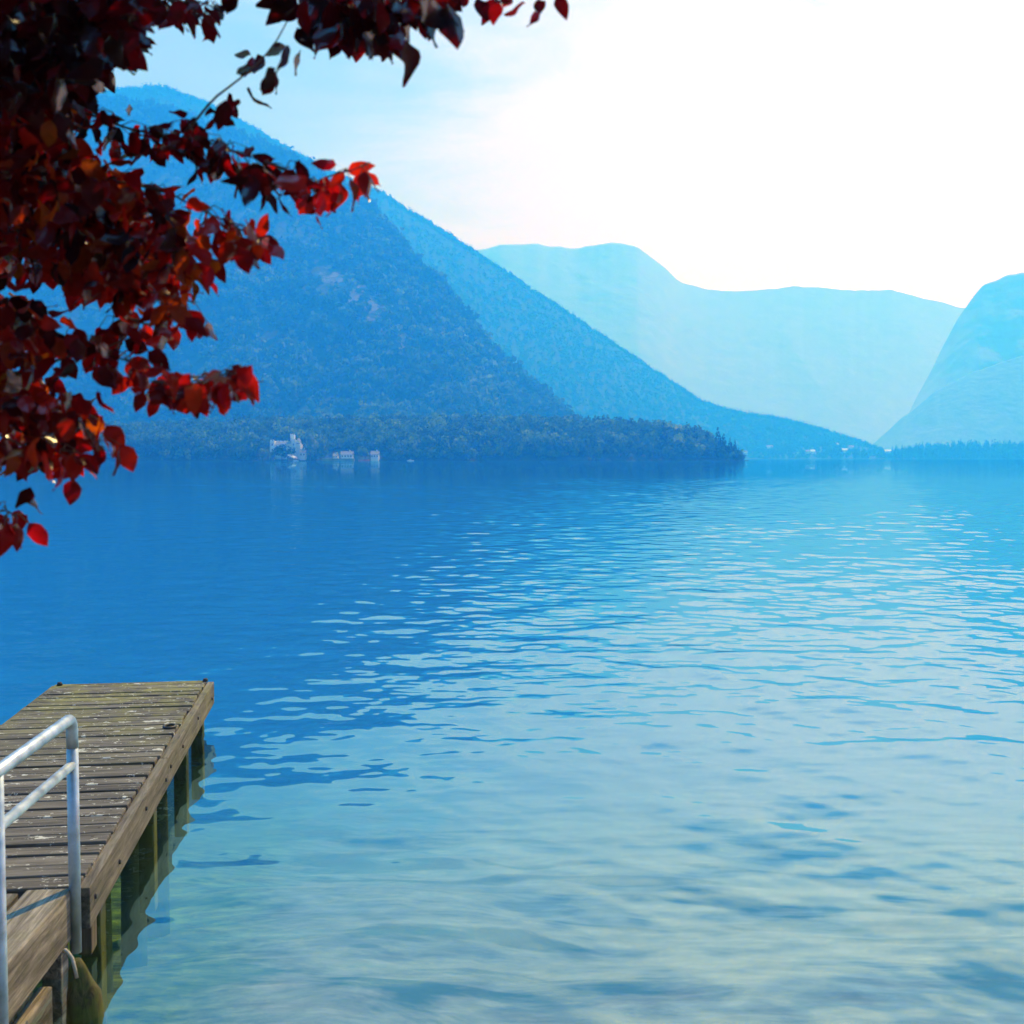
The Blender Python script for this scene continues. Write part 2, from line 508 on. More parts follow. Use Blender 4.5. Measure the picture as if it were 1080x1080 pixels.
# above the band of thin cloud the sky opens into deep blue between broken cloud
hi = t.n('ShaderNodeMapRange', interpolation_type='SMOOTHSTEP', i_From_Min=0.29, i_From_Max=0.49, i_To_Min=0.0, i_To_Max=1.0)
cn2 = noise(t, mapping(t, gen, (1.0, 1.0, 2.2)), 4.5, 6, 0.55, 0.3)
t.l(math_n(t, 'ADD', sepg.outputs[2], math_n(t, 'MULTIPLY', math_n(t, 'SUBTRACT', cn2, 0.5), 0.30)), hi.inputs[0])
hib = math_n(t, 'MULTIPLY', hi.outputs[0], 0.93)
mxs = mixc(t, veil, sky.outputs[0], vc)
mxs = mixc(t, hib, mxs, (0.6, 3.7, 10.0))
t.l(mxs, bg.inputs['Color']); t.l(bg.outputs[0], wo.inputs['Surface'])

# ------------------------------------------------------------------ haze
hm, t, out = new_mat('haze_air')
hv = t.n('ShaderNodeVolumePrincipled', i_Density=0.00085, i_Color=(0.018, 0.275, 1.0, 1), i_Anisotropy=0.27)
hv.inputs['Absorption Color'].default_value = (1, 1, 1, 1)
t.l(hv.outputs[0], out.inputs['Volume'])
hm.cycles.homogeneous_volume = True
b = MB()
HX0, HX1, HY0, HY1, HZ0, HZ1 = -5200, 5200, -400, 7600, -42, 1045
b.box(((HX0 + HX1) / 2, (HY0 + HY1) / 2, (HZ0 + HZ1) / 2), (HX1 - HX0, HY1 - HY0, HZ1 - HZ0))
tag(b.build('haze', hm), kind='stuff')


# ------------------------------------------------------------------ foliage clumps
def crown_quads(kind, nq, r):
    """nq small leaf-clump quads spread through a unit crown (height 1, base at z = 0)"""
    if kind == 'broad':
        lob = r.normal(size=(6, 3)) * np.array([0.17, 0.17, 0.15]) + np.array([0, 0, 0.58])
        rad = r.uniform(0.17, 0.29, 6)
        k = r.integers(0, 6, nq)
        d = r.normal(size=(nq, 3)); d /= np.linalg.norm(d, axis=1)[:, None]
        c = lob[k] + d * (rad[k] * r.uniform(0.65, 1.05, nq))[:, None]
        s = r.uniform(0.07, 0.13, nq) * (1.0 if nq > 60 else 1.9)
        nrm = d + r.normal(size=(nq, 3)) * 0.5
    else:
        z = 0.06 + 0.94 * (1 - np.sqrt(r.uniform(0, 1, nq)))
        rr = 0.24 * (1 - z) * r.uniform(0.55, 1.15, nq) + 0.012
        a = r.uniform(0, 2 * np.pi, nq)
        c = np.stack([np.cos(a) * rr, np.sin(a) * rr, z], 1)
        s = (0.03 + 0.075 * (1 - z)) * (1.0 if nq > 60 else 1.7)
        nrm = np.stack([np.cos(a), np.sin(a), np.full(nq, 0.7)], 1) + r.normal(size=(nq, 3)) * 0.4
    nrm /= np.linalg.norm(nrm, axis=1)[:, None]
    a0 = np.cross(nrm, r.normal(size=(nq, 3))); a0 /= np.linalg.norm(a0, axis=1)[:, None]
    b0 = np.cross(nrm, a0)
    s = s[:, None]
    return np.stack([c - a0 * s, c - b0 * s * 0.7, c + a0 * s, c + b0 * s * 0.7], 1)   # nq,4,3


def scatter(name, pos, hgt, wid, kind, nq, mat, tint, variants=12):
    r = np.random.default_rng(len(pos) + nq)
    temps = [crown_quads(kind, nq, r) for _ in range(variants)]
    vs, ts = [], []
    for i in range(len(pos)):
        q = temps[r.integers(variants)]
        a = r.uniform(0, 6.283); ca, sa = math.cos(a), math.sin(a)
        x = q[..., 0] * ca - q[..., 1] * sa; y = q[..., 0] * sa + q[..., 1] * ca
        W = wid[i] * hgt[i]
        vs.append(np.stack([x * W + pos[i, 0], y * W + pos[i, 1], q[..., 2] * hgt[i] + pos[i, 2]], -1))
        ts.append(np.clip(tint[i] + r.normal(size=nq) * 0.08, 0, 1))
    v = np.concatenate(vs).reshape(-1, 3)
    f = np.arange(len(v)).reshape(-1, 4)
    return mesh_np(name, v, f, mat, tint=np.concatenate(ts))


# ------------------------------------------------------------------ mountains
def ridge(name, pts, front, back, mat, ncol=320, nrow=110, amp=0.05, freq=1 / 260, prof=1.0, rockf=None, skin=0.0):
    """pts: (px, py, distance) along the crest. front/back: how far the foot lies before / behind the crest.
    Returns the object and a sampler (u, v) -> ground point on the near face."""
    P = np.array(pts, float)
    s = np.linspace(P[0, 0], P[-1, 0], ncol)
    # smooth interpolation with a little roughness along the crest
    py = np.interp(s, P[:, 0], P[:, 1]); D = np.interp(s, P[:, 0], P[:, 2])
    k = np.array([1, 2, 3, 2, 1.0]); k /= k.sum()
    py = np.convolve(np.pad(py, 2, 'edge'), k, 'valid')
    py = py + fbm(s / 26.0, s * 0 + D[0] * 0.01, 4) * 2.2
    crest = np.array([at_y(a, b_, d) for a, b_, d in zip(s, py, D)])
    fr = np.interp(s, P[:, 0], np.broadcast_to(np.asarray(front, float), (len(P),)) if np.ndim(front) else np.full(len(P), front))
    ZB = -30.0
    rows = []
    vv = np.linspace(0, 1, nrow)
    for v in vv:
        x = crest[:, 0] * (1 - v * fr / D); y = crest[:, 1] - v * fr
        z = ZB + (crest[:, 2] - ZB) * (1 - v) ** prof
        n = fbm(x * freq + 3.1, y * freq * 0.6 + z * freq, 6, 0.55)
        nr = 1 - np.abs(pn2(x * freq * 1.7, (y + z) * freq * 0.35)) * 2
        env = math.sin(math.pi * min(1, v * 1.02)) ** 0.8
        z = z + (n + 0.35 * nr) * amp * np.maximum(crest[:, 2], 40) * env
        y = y + n * amp * 1.5 * np.maximum(crest[:, 2], 40) * env
        rows.append(np.stack([x, y, z], 1))
    frontg = np.array(rows)                      # nrow, ncol, 3
    bk = []
    for v in np.linspace(1, 0.06, 14):
        bk.append(np.stack([crest[:, 0] * (1 + v * back / D), crest[:, 1] + v * back, ZB + (crest[:, 2] - ZB) * (1 - v)], 1))
    g = np.concatenate([np.array(bk), frontg])
    nr_, nc_ = g.shape[:2]
    idx = np.arange(nr_ * nc_).reshape(nr_, nc_)
    f = np.stack([idx[:-1, :-1], idx[1:, :-1], idx[1:, 1:], idx[:-1, 1:]], -1).reshape(-1, 4)
    if rockf is None: tint = np.full(len(f), 0.3)
    else:
        uu = np.repeat(np.linspace(0, 1, nc_ - 1)[None], nr_ - 1, 0); vr = np.repeat(np.clip((np.arange(nr_ - 1) - 14) / nrow, 0, 1)[:, None], nc_ - 1, 1)
        tint = rockf(uu, vr).ravel()
    o = mesh_np(name, g.reshape(-1, 3), f, mat, smooth=True, tint=tint)
    tag(o, kind='structure')

    def samp(u, v):
        fu = u * (ncol - 1.001); fv = v * (nrow - 1.001)
        i = fu.astype(int); j = fv.astype(int); a = (fu - i)[:, None]; c = (fv - j)[:, None]
        return (frontg[j, i] * (1 - a) + frontg[j, i + 1] * a) * (1 - c) + (frontg[j + 1, i] * (1 - a) + frontg[j + 1, i + 1] * a) * c
    return o, samp


def rock1(u, v):
    n = fbm(u * 9, v * 7, 4)
    return np.clip(np.exp(-((v - 0.42) / 0.22) ** 2) * (0.45 + 0.9 * n) * (u > 0.3), 0, 1)


m1_pts = [(-420, 60, 2150), (-150, 85, 2100), (0, 98, 2050), (60, 104, 2000), (130, 109, 1980), (185, 119, 1950), (240, 139, 1920), (300, 164, 1880),
          (350, 190, 1840), (385, 214, 1800), (407, 233, 1775), (437, 276, 1720), (467, 303, 1670), (500, 345, 1610), (530, 380, 1560), (560, 410, 1500), (590, 436, 1440), (640, 470, 1350), (690, 488, 1280)]
m1, s1 = ridge('mountain', m1_pts, [950, 930, 900, 880, 870, 850, 840, 820, 800, 780, 760, 720, 680, 620, 560, 480, 390, 280, 200], 700, M['hill_near'], 420, 150, 0.075, 1 / 190, 1.15, rock1)
m2_pts = [(-300, 150, 2700), (-50, 135, 2700), (60, 108, 2700), (130, 94, 2700), (170, 91, 2700), (210, 105, 2727), (250, 126, 2754), (300, 155, 2790), (350, 182, 2817), (400, 203, 2844), (450, 233, 2880),
          (510, 272, 2916), (560, 305, 2952), (610, 338, 2970), (660, 372, 2988), (700, 398, 2997), (740, 425, 2997), (780, 436, 2970), (830, 444, 2934), (880, 458, 2880), (910, 468, 2844), (950, 482, 2790)]
m2, s2 = ridge('mountain', m2_pts, [900] * 15 + [860, 760, 560, 420, 330, 260, 200], 900, M['hill_far'], 420, 110, 0.05, 1 / 330, 1.1)
m3_pts = [(330, 300, 5481), (440, 275, 5481), (505, 264, 5481), (530, 257, 5481), (560, 257, 5498), (600, 261, 5524), (650, 256, 5568), (672, 260, 5568), (695, 276, 5585), (715, 296, 5611), (745, 306, 5655), (790, 307, 5698), (840, 301, 5742),
          (880, 305, 5742), (940, 306, 5742), (985, 316, 5742), (1020, 326, 5742), (1080, 345, 5742), (1200, 380, 5742), (1400, 400, 5742)]
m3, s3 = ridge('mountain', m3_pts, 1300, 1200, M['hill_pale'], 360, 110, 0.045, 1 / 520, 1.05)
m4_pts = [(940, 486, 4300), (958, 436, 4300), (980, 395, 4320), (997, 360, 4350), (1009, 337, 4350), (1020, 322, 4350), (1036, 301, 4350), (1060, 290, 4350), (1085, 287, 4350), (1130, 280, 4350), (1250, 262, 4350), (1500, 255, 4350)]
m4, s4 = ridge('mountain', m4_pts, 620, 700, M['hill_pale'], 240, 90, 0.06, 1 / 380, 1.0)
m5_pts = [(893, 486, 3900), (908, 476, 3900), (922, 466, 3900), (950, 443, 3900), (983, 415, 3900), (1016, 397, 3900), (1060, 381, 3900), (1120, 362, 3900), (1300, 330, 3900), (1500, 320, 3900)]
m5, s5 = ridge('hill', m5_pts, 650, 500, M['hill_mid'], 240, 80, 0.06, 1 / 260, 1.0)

# trees on the slopes: far-off woods that read as one mass
def slope_wood(name, samp, n, vmax, hlo, hhi, nq, mat, kind, crest_frac, thin=None, wid=(0.6, 0.9), umax=1.0):
    u = rng.uniform(0.0, umax, n); v = rng.uniform(0, 1, n) ** 1.0 * vmax
    nc = int(n * crest_frac); v[:nc] = rng.uniform(0, 0.012, nc)
    if thin is not None:
        keep = rng.uniform(0, 1, n) > thin(u, v); keep[:nc] = True
        u, v = u[keep], v[keep]
    p = samp(u, v); p[:, 2] -= 1.0
    h = rng.uniform(hlo, hhi, len(p))
    tn = np.clip(0.40 + 0.6 * fbm(p[:, 0] / 70, (p[:, 1] + p[:, 2]) / 70, 3) + rng.normal(size=len(p)) * 0.09, 0, 1)
    o = scatter(name, p, h, rng.uniform(*wid, len(p)), kind, nq, mat, tn)
    return tag(o, kind='stuff')


slope_wood('mountain_forest', s1, 9500, 0.62, 11, 19, 26, M['leaf_conifer'], 'conifer', 0.10, lambda u, v: np.clip(1.6 * np.exp(-((v - 0.42) / 0.16) ** 2) * (0.5 + fbm(u * 9, v * 7, 4)), 0, 0.9), (0.8, 1.2))
slope_wood('mountain_forest', s1, 8500, 0.92, 11, 19, 44, M['leaf_broad'], 'broad', 0.02, lambda u, v: np.where(v > 0.5, 0.1, np.where(u > 0.72, 0.35, 0.8)), (0.8, 1.1))
slope_wood('mountain_forest', s2, 21000, 0.8, 9, 16, 12, M['leaf_conifer'], 'conifer', 0.14, None, (1.2, 1.9))

# ------------------------------------------------------------------ wooded headland
def hd_top(px):     # tree-top line of the headland in the photo
    return np.interp(px, [-200, 100, 180, 260, 340, 420, 500, 560, 600, 640, 690, 730, 755, 772, 784, 790], [440, 446, 446, 442, 440, 439, 438, 439, 440, 442, 446, 451, 458, 466, 476, 484])
def hd_shore(px):   # distance of its shoreline
    return np.interp(px, [-200, 0, 200, 420, 600, 700, 770, 790], [800, 790, 775, 780, 800, 830, 870, 890])


pxs = np.linspace(-260, 789, 300)
rowsv = np.linspace(0, 1, 26)
TREE = 11.0
def hd_point(px, v):
    sh = hd_shore(px)
    D = sh + v * 150 * np.clip((792 - px) / 110.0, 0.10, 1)
    ztop = np.maximum((HOR - hd_top(px)) / F * D + CAMZ - TREE, 0.4)
    z = 0.4 + (ztop - 0.4) * np.sin(np.clip(v * 1.15, 0, 1) * math.pi / 2) ** 0.8
    x = (px - 540) / F * D
    return np.stack([x, D, z], -1)
g = np.array([hd_point(pxs, v) for v in rowsv])
g0 = g[0].copy(); g0[:, 2] = -6; g0[:, 1] -= 8
g1 = g[-1].copy(); g1[:, 2] = -6; g1[:, 1] += 60
g = np.concatenate([g0[None], g, g1[None]])
idx = np.arange(g.shape[0] * g.shape[1]).reshape(g.shape[:2])
f = np.stack([idx[:-1, :-1], idx[:-1, 1:], idx[1:, 1:], idx[1:, :-1]], -1).reshape(-1, 4)
tag(mesh_np('headland', g.reshape(-1, 3), f, M['hill_near'], smooth=True, tint=np.zeros(len(f))), kind='structure')

n = 3300
px = rng.uniform(-240, 782, n); v = rng.uniform(0.0, 1, n) ** 1.25
# clearings where the castle, the lawn and the cottages stand
clear = ((px > 282) & (px < 326) & (v < 0.17)) | ((px > 342) & (px < 402) & (v < 0.10))
px, v = px[~clear], v[~clear]
p = hd_point(px, v); p[:, 2] -= 0.6
h = rng.uniform(9.0, 14.0, len(p)) * np.clip((800 - px) / 60, 0.55, 1) * np.where(v < 0.05, 0.7, 1)
tn = np.clip(0.40 + 0.6 * fbm(p[:, 0] / 35, p[:, 1] / 20, 3) + rng.normal(size=len(p)) * 0.15, 0, 1)
tag(scatter('headland_forest', p, h, rng.uniform(0.75, 1.05, len(p)), 'broad', 95, M['leaf_shore'], tn), kind='stuff')


# ---- single trees one can tell apart
def lone_tree(name, x, y, z, h, wd, kind, nq, mat, tn, label, cat, group=None):
    o = empty(name, (x, y, z))
    tag(o, label, cat, group)
    r = np.random.default_rng(int(abs(x) * 13 + abs(y)) % 99991)
    q = crown_quads(kind, nq, r)
    vtx = np.stack([q[..., 0] * wd * h, q[..., 1] * wd * h, q[..., 2] * h], -1).reshape(-1, 3)
    mesh_np('crown', vtx, np.arange(len(vtx)).reshape(-1, 4), mat, o, tint=np.clip(tn + r.normal(size=nq) * 0.1, 0, 1))
    mb = MB(); mb.tube([(0, 0, -0.8), (0.02 * h, 0, h * 0.35), (0, 0.01 * h, h * (0.62 if kind == 'broad' else 0.9))], [0.03 * h, 0.02 * h, 0.004 * h], 7)
    mb.build('trunk', M['bark'], o)
    return o


for pxx, topy, D in [(700, 442, 850), (724, 445, 860), (733, 448, 862), (746, 452, 868), (757, 449, 872), (763, 455, 874), (770, 459, 878), (775, 463, 880), (779, 470, 884)]:
    c = at_y(pxx, 470, D); top = at_y(pxx, topy, D)[2]
    base = 1.2
    lone_tree('conifer_tree', c[0], c[1], base, top - base, 0.85, 'conifer', 150, M['leaf_conifer'], 0.25, 'dark conifer standing at the pointed right tip of the wooded headland', 'tree', 'conifers at the tip of the headland')
for pxx, topy, D, wd, tn, lab in [(327, 458, 772, 0.75, 0.85, 'tall pale yellow-green tree close to the right of the white castle'),
                                  (339, 460, 778, 0.6, 0.75, 'slim pale green tree a little right of the tallest yellow-green tree by the castle'),
                                  (385, 469, 772, 1.1, 0.62, 'round pale green tree between the lakeside cottages'),
                                  (277, 471, 770, 1.1, 0.8, 'low yellow-green bush sloping to the shore left of the castle'),
                                  (288, 474, 769, 1.3, 0.78, 'lowest yellow-green bush at the water in front of the castle'),
                                  (297, 470, 771, 1.2, 0.12, 'dark round tree hiding the middle of the castle wall'),
                                  (303, 473, 770, 1.3, 0.15, 'low dark bush at the foot of the castle gate wing')]:
    c = at_y(pxx, 480, D); top = at_y(pxx, topy, D)[2]
    lone_tree('lakeside_tree', c[0], c[1], 0.6, top - 0.6, wd, 'broad', 170, M['leaf_broad'], tn, lab, 'tree' if 'bush' not in lab else 'bush')


# ---- far shore with town and conifers
def fs_z(px, D):
    v = np.clip((D - 2480) / 320.0, 0, 1)
    rise = np.interp(px, [690, 760, 800, 900, 940, 980, 1500], [6, 16, 34, 30, 14, 8, 14])
    return -2 + 4.5 * np.minimum(v * 6, 1) + v * rise


xs = np.linspace(690, 1500, 200)
fs_rows = []
for v in np.linspace(0, 1, 14):
    D = 2480 + v * 320
    fs_rows.append(np.stack([(xs - 540) / F * D, np.full_like(xs, D), fs_z(xs, D)], 1))
g = np.array(fs_rows); idx = np.arange(g.shape[0] * g.shape[1]).reshape(g.shape[:2])
f = np.stack([idx[:-1, :-1], idx[:-1, 1:], idx[1:, 1:], idx[1:, :-1]], -1).reshape(-1, 4)
tag(mesh_np('far_shore', g.reshape(-1, 3), f, M['hill_near'], smooth=True, tint=np.zeros(len(f))), kind='structure')
def fs_top(px): return np.interp(px, [690, 780, 830, 870, 905, 930, 955, 975, 1000, 1030, 1060, 1100, 1500], [474, 475, 474, 474, 475, 476, 472, 468, 466, 465, 465, 467, 462])
TOWN = [(786, 477.5, 4.5, 4.5, 'white_wall', 'roof_grey', 'tiny white house right beside the tip of the headland'),
        (812, 471.5, 6, 4, 'white_wall', 'roof_red', 'pinkish roofed house on the slope above the far town'),
        (852, 476.5, 4, 4, 'white_wall', 'roof_red', 'left one of two close white houses low by the far water'),
        (857.5, 476.5, 4.5, 4.5, 'white_wall', 'roof_pale', 'right one of two close white houses low by the far water'),
        (892, 475, 7, 4.5, 'white_wall', 'roof_pale', 'brightest white house in the middle of the far town'),
        (898, 471.5, 5, 3.5, 'cream_wall', 'roof_red', 'cream house with a red roof just above the brightest far house'),
        (883, 468.5, 3.5, 3, 'white_wall', 'roof_grey', 'single pale house highest up the far wooded slope'),
        (937, 476, 7, 4, 'white_wall', 'roof_pale', 'pale broad house left of the lone far conifers')]
town = []
for a, b_, wp, hp_, wl, rf, lab in TOWN:
    best = None
    for D in np.arange(2500, 2790, 5.0):
        zb = (HOR - b_) / F * D + CAMZ - hp_ * D / F * 0.5
        e_ = abs(zb - float(fs_z(a, D)))
        if best is None or e_ < best[0]: best = (e_, D)
    town.append((a, best[1], wp, hp_, wl, rf, lab))
n = 2200
px = rng.uniform(695, 1480, n); D = 2500 + rng.uniform(0, 1, n) ** 1.3 * 230
hh = ((HOR - fs_top(px)) / F * D) * rng.uniform(0.55, 0.98, n) + 2
hh = np.where((px > 775) & (px < 935), rng.uniform(7, 13, n), hh)
keep = np.ones(n, bool)
for a, Dh, wp, *_ in town:
    near_ = (np.abs(px - a) < wp / 2 + 2.0) & (D < Dh + 2)
    hh = np.where(near_, np.maximum((fs_z(a, Dh) + 1.5 - fs_z(px, D)), 4.0), hh)
    keep &= ~((np.abs(px - a) < wp / 2 + 1.0) & (np.abs(D - Dh - 5) < 8))
px, D, hh = px[keep], D[keep], hh[keep]; n = len(px)
p = np.stack([(px - 540) / F * D, D, fs_z(px, D) - 0.5], 1)
tag(scatter('far_shore_wood', p, np.maximum(hh, 4), rng.uniform(0.7, 1.1, n) * np.clip(16 / np.maximum(hh, 4), 0.8, 2.4), 'conifer', 60, M['leaf_conifer'], np.clip(rng.normal(0.4, 0.2, n), 0, 1)), kind='stuff')
for pxx, topy in [(941, 472), (945, 470), (952, 473), (960, 471), (967, 469), (973, 467), (981, 468), (993, 466), (1004, 465), (1013, 464), (1021, 465), (1033, 466), (1049, 463), (1052, 466), (1064, 466), (1075, 467)]:
    D = 2495
    c = at_y(pxx, 480, D); top = at_y(pxx, topy - 2.5, D)[2]
    if pxx in (941, 945):
        lab = 'slender conifer standing alone by the water at the left end of the far tree row'; gr = 'lone conifers left of the far row'
    else:
        lab = 'tall conifer rising out of the far shoreline wood at the right'; gr = 'conifers of the far shoreline wood'
    lone_tree('conifer_tree', c[0], c[1], 1.0, top - 1.0, 0.75, 'conifer', 150, M['leaf_conifer'], 0.3, lab, 'tree', gr)


# ------------------------------------------------------------------ buildings
def gable_house(name, px, D, wpx, hpx, depth, wall, roof, label, group=None, base_z=None, roof_frac=0.42, windows=3, turn=0.0):
    k = D / F
    W, H = wpx * k, hpx * k
    c = at_y(px, 480, D)
    o = empty(name, (c[0], c[1], 0.9 if base_z is None else base_z), turn)
    tag(o, label, 'house', group)
    hw = H * (1 - roof_frac)
    mb = MB()
    mb.box((0, depth / 2, hw / 2 - 1), (W, depth, hw + 2))
    mb.build('wall', M[wall], o)
    e = 0.06 * W
    mb = MB()
    y0, y1 = -0.5, depth + 0.5
    ym = depth / 2
    A = [(-W / 2 - e, y0, hw - 0.15), (W / 2 + e, y0, hw - 0.15), (W / 2 + e, y1, hw - 0.15), (-W / 2 - e, y1, hw - 0.15), (-W / 2 - e, ym, H), (W / 2 + e, ym, H)]
    V = [mb.bm.verts.new(a) for a in A]
    for fc in ((0, 1, 5, 4), (2, 3, 4, 5), (0, 4, 3), (1, 2, 5), (0, 3, 2, 1)):
        mb.bm.faces.new([V[i] for i in fc])
    rf = mb.build('roof', M[roof], o)
    mb = MB(); mb.box((W * 0.22, ym + 0.2, H), (0.7, 0.7, 1.6)); mb.build('chimney', M[wall], rf)
    for i in range(windows):
        x = -W / 2 + W * (i + 0.5) / windows
        mb = MB(); mb.box((x, -0.02, hw * 0.55), (W / windows * 0.42, 0.12, hw * 0.38)); mb.build('window', M['glass_dark'], o)
    return o


# castle: two white wings, battlements, a tower and a gabled annex
D = 778.0; k = D / F
cx = at_y(303, 480, D)
castle = empty('castle', (cx[0], cx[1], 0.8))
tag(castle, 'white lakeside castle with battlements and a square tower below the wood', 'castle')
def cpx(a): return (a - 303) * k
def cz(b): return (HOR - b) * k + CAMZ - 0.8
mb = MB(); mb.box((cpx(303), 6, cz(468.5) / 2 - 1), (27 * k, 9, cz(468.5) + 2)); mb.build('main_wall', M['white_wall'], castle)
mb = MB(); mb.box((cpx(287.2), 3.5, cz(465) / 2 - 1), (4.6 * k, 7, cz(465) + 2)); mb.build('corner_wing', M['white_wall'], castle)
mb = MB(); mb.box((cpx(309.5), 3.8, cz(464) / 2 - 1), (4.4 * k, 7, cz(464) + 2)); mb.build('gate_wing', M['white_wall'], castle)
mb = MB(); mb.box((cpx(306.6), 8, cz(458.5) / 2), (4.2 * k, 3.2, cz(458.5))); tw = mb.build('tower', M['white_wall'], castle)
for a in (-1, 0, 1):
    mb = MB(); mb.box((cpx(306.6) + a * 1.1, 6.7, cz(458.5) + 0.3), (0.55, 0.5, 0.75)); mb.build('merlon', M['white_wall'], tw)
mb = MB(); zt = cz(468.5)
mb.poly([(cpx(290), 1.6, zt), (cpx(316), 1.6, zt), (cpx(316), 6, zt + 2.2), (cpx(290), 6, zt + 2.2)])
mb.poly([(cpx(290), 10.4, zt), (cpx(316), 10.4, zt), (cpx(316), 6, zt + 2.2), (cpx(290), 6, zt + 2.2)])
mb.build('roof', M['roof_grey'], castle)
for a, z in ((287.2, 465), (294, 466.0), (301.3, 466.0), (309.5, 464)):
    for d in (-0.8, 0.8):
        mb = MB(); mb.box((cpx(a) + d, 0.4 if a in (287.2, 309.5) else 1.9, cz(z) + 0.35), (0.8, 0.6, 0.9)); mb.build('merlon', M['white_wall'], castle)
mb = MB(); xw = cpx(313.2); zz = cz(466)
mb.box((xw, 6.5, zz / 2 - 1), (4.2 * k, 7, zz + 2))
mb.poly([(xw - 2.1 * k, 2.99, zz), (xw + 2.1 * k, 2.99, zz), (xw, 2.99, zz + 2.3)])
ga = mb.build('gabled_annex', M['white_wall'], castle)
mb = MB()
mb.poly([(xw - 2.3 * k, 2.8, zz - 0.1), (xw - 2.3 * k, 10, zz - 0.1), (xw, 10, zz + 2.45), (xw, 2.8, zz + 2.45)])
mb.poly([(xw + 2.3 * k, 2.8, zz - 0.1), (xw + 2.3 * k, 10, zz - 0.1), (xw, 10, zz + 2.45), (xw, 2.8, zz + 2.45)])
mb.build('annex_roof', M['roof_grey'], ga)
for a in (291.5, 294.5, 297.5, 300.5, 303.5):
    for b_ in (471, 475.5):
        mb = MB(); mb.box((cpx(a), 1.45, cz(b_)), (0.75, 0.1, 1.25)); mb.build('window', M['glass_dark'], castle)
for a, y in ((287.2, -0.02), (309.5, 0.28)):
    for b_ in (469, 474.5):
        mb = MB(); mb.box((cpx(a), y, cz(b_)), (0.8, 0.1, 1.3)); mb.build('window', M['glass_dark'], castle)

gable_house('outbuilding', 319, 776, 6, 8.5, 6, 'white_wall', 'roof_grey', 'small white gabled outbuilding just right of the castle', windows=2, base_z=2.6)
gable_house('cottage', 353.5, 776, 5, 5, 6, 'white_wall', 'roof_grey', 'smallest white cottage left of the long lakeside cottage', windows=2, base_z=1.8)
gable_house('cottage', 365.5, 775, 12, 7.8, 7, 'white_wall', 'roof_grey', 'long white cottage with a grey roof above a strip of lawn', windows=4, base_z=1.6)
gable_house('cottage', 395, 776, 8, 8, 7, 'white_wall', 'roof_grey', 'pale cottage half hidden to the right of the round shore tree', windows=3, base_z=1.6)
# lawn strip
mb = MB(); c = at_y(356, 480, 770); mb.box((c[0], 771, 0.75), (34 * k, 5, 1.9), bevel=0.2); tag(mb.build('lawn', M['lawn']), kind='structure')

# town on the far shore
for a, D, wp, hp_, wl, rf, lab in town:
    gable_house('house', a, D, wp, hp_, 9, wl, rf, lab, 'houses of the town on the far shore', base_z=float(fs_z(a, D)), windows=3)


# ------------------------------------------------------------------ boats
def boat(name, px, D, L, wcol, label, cabin=True):
    c = at_y(px, 484, D)
    o = empty(name, (c[0], c[1], 0.0)); tag(o, label, 'boat')
    bm = MB(); secs = []
    for s_ in np.linspace(-1, 1, 9):
        wd = 0.17 * L * (1 - max(0, s_) ** 2.2) * (1 if s_ > -0.99 else 0.85)
        sh = 0.12 * L * (1 + 0.35 * max(0, s_) ** 2)
        secs.append([bm.bm.verts.new((s_ * L / 2, y, z)) for y, z in ((-wd, sh), (-wd * 0.8, 0), (0, -0.07 * L), (wd * 0.8, 0), (wd, sh))])
    for a, b_ in zip(secs, secs[1:]):
        for i in range(4): bm.bm.faces.new((a[i], a[i + 1], b_[i + 1], b_[i]))
        bm.bm.faces.new((a[4], a[0], b_[0], b_[4]))
    bm.bm.faces.new(secs[0])
    bm.build('hull', M[wcol], o)
    if cabin:
        mb = MB(); mb.box((-0.05 * L, 0, 0.19 * L), (0.36 * L, 0.2 * L, 0.13 * L), bevel=0.02 * L); cb = mb.build('cabin', M['boat_white'], o)
        mb = MB(); mb.box((-0.05 * L, -0.101 * L, 0.21 * L), (0.28 * L, 0.012 * L, 0.05 * L)); mb.build('window', M['glass_dark'], cb)
    else:
        for s_ in (-0.22, 0.1):
            mb = MB(); mb.box((s_ * L, 0, 0.13 * L), (0.06 * L, 0.28 * L, 0.02 * L)); mb.build('bench', M['wood_brown'], o)
    return o


boat('motorboat', 312, 760, 3.4, 'boat_white', 'white boat on the water in front of the castle')
boat('motorboat', 433, 745, 4.2, 'boat_white', 'small white motorboat alone off the dark wooded shore')
boat('rowing_boat', 384, 752, 7.0, 'boat_red', 'red rowing boat off the lakeside cottages', cabin=False)
bh = empty('boathouse', tuple(at_y(306.5, 481, 766) * np.array([1, 1, 0]) + np.array([0, 0, 0.2])), R(-20)); tag(bh, 'low boathouse with a pale sloping roof at the castle waterside', 'boathouse')
mb = MB(); mb.box((0, 2.5, 1.0), (4.4, 5, 2.4)); mb.build('wall', M['wood_brown'], bh)
mb = MB(); mb.box((0, 2.5, 2.75), (5.4, 6, 0.16), Matrix.Rotation(R(24), 4, 'Y')); mb.build('roof', M['roof_pale'], bh)

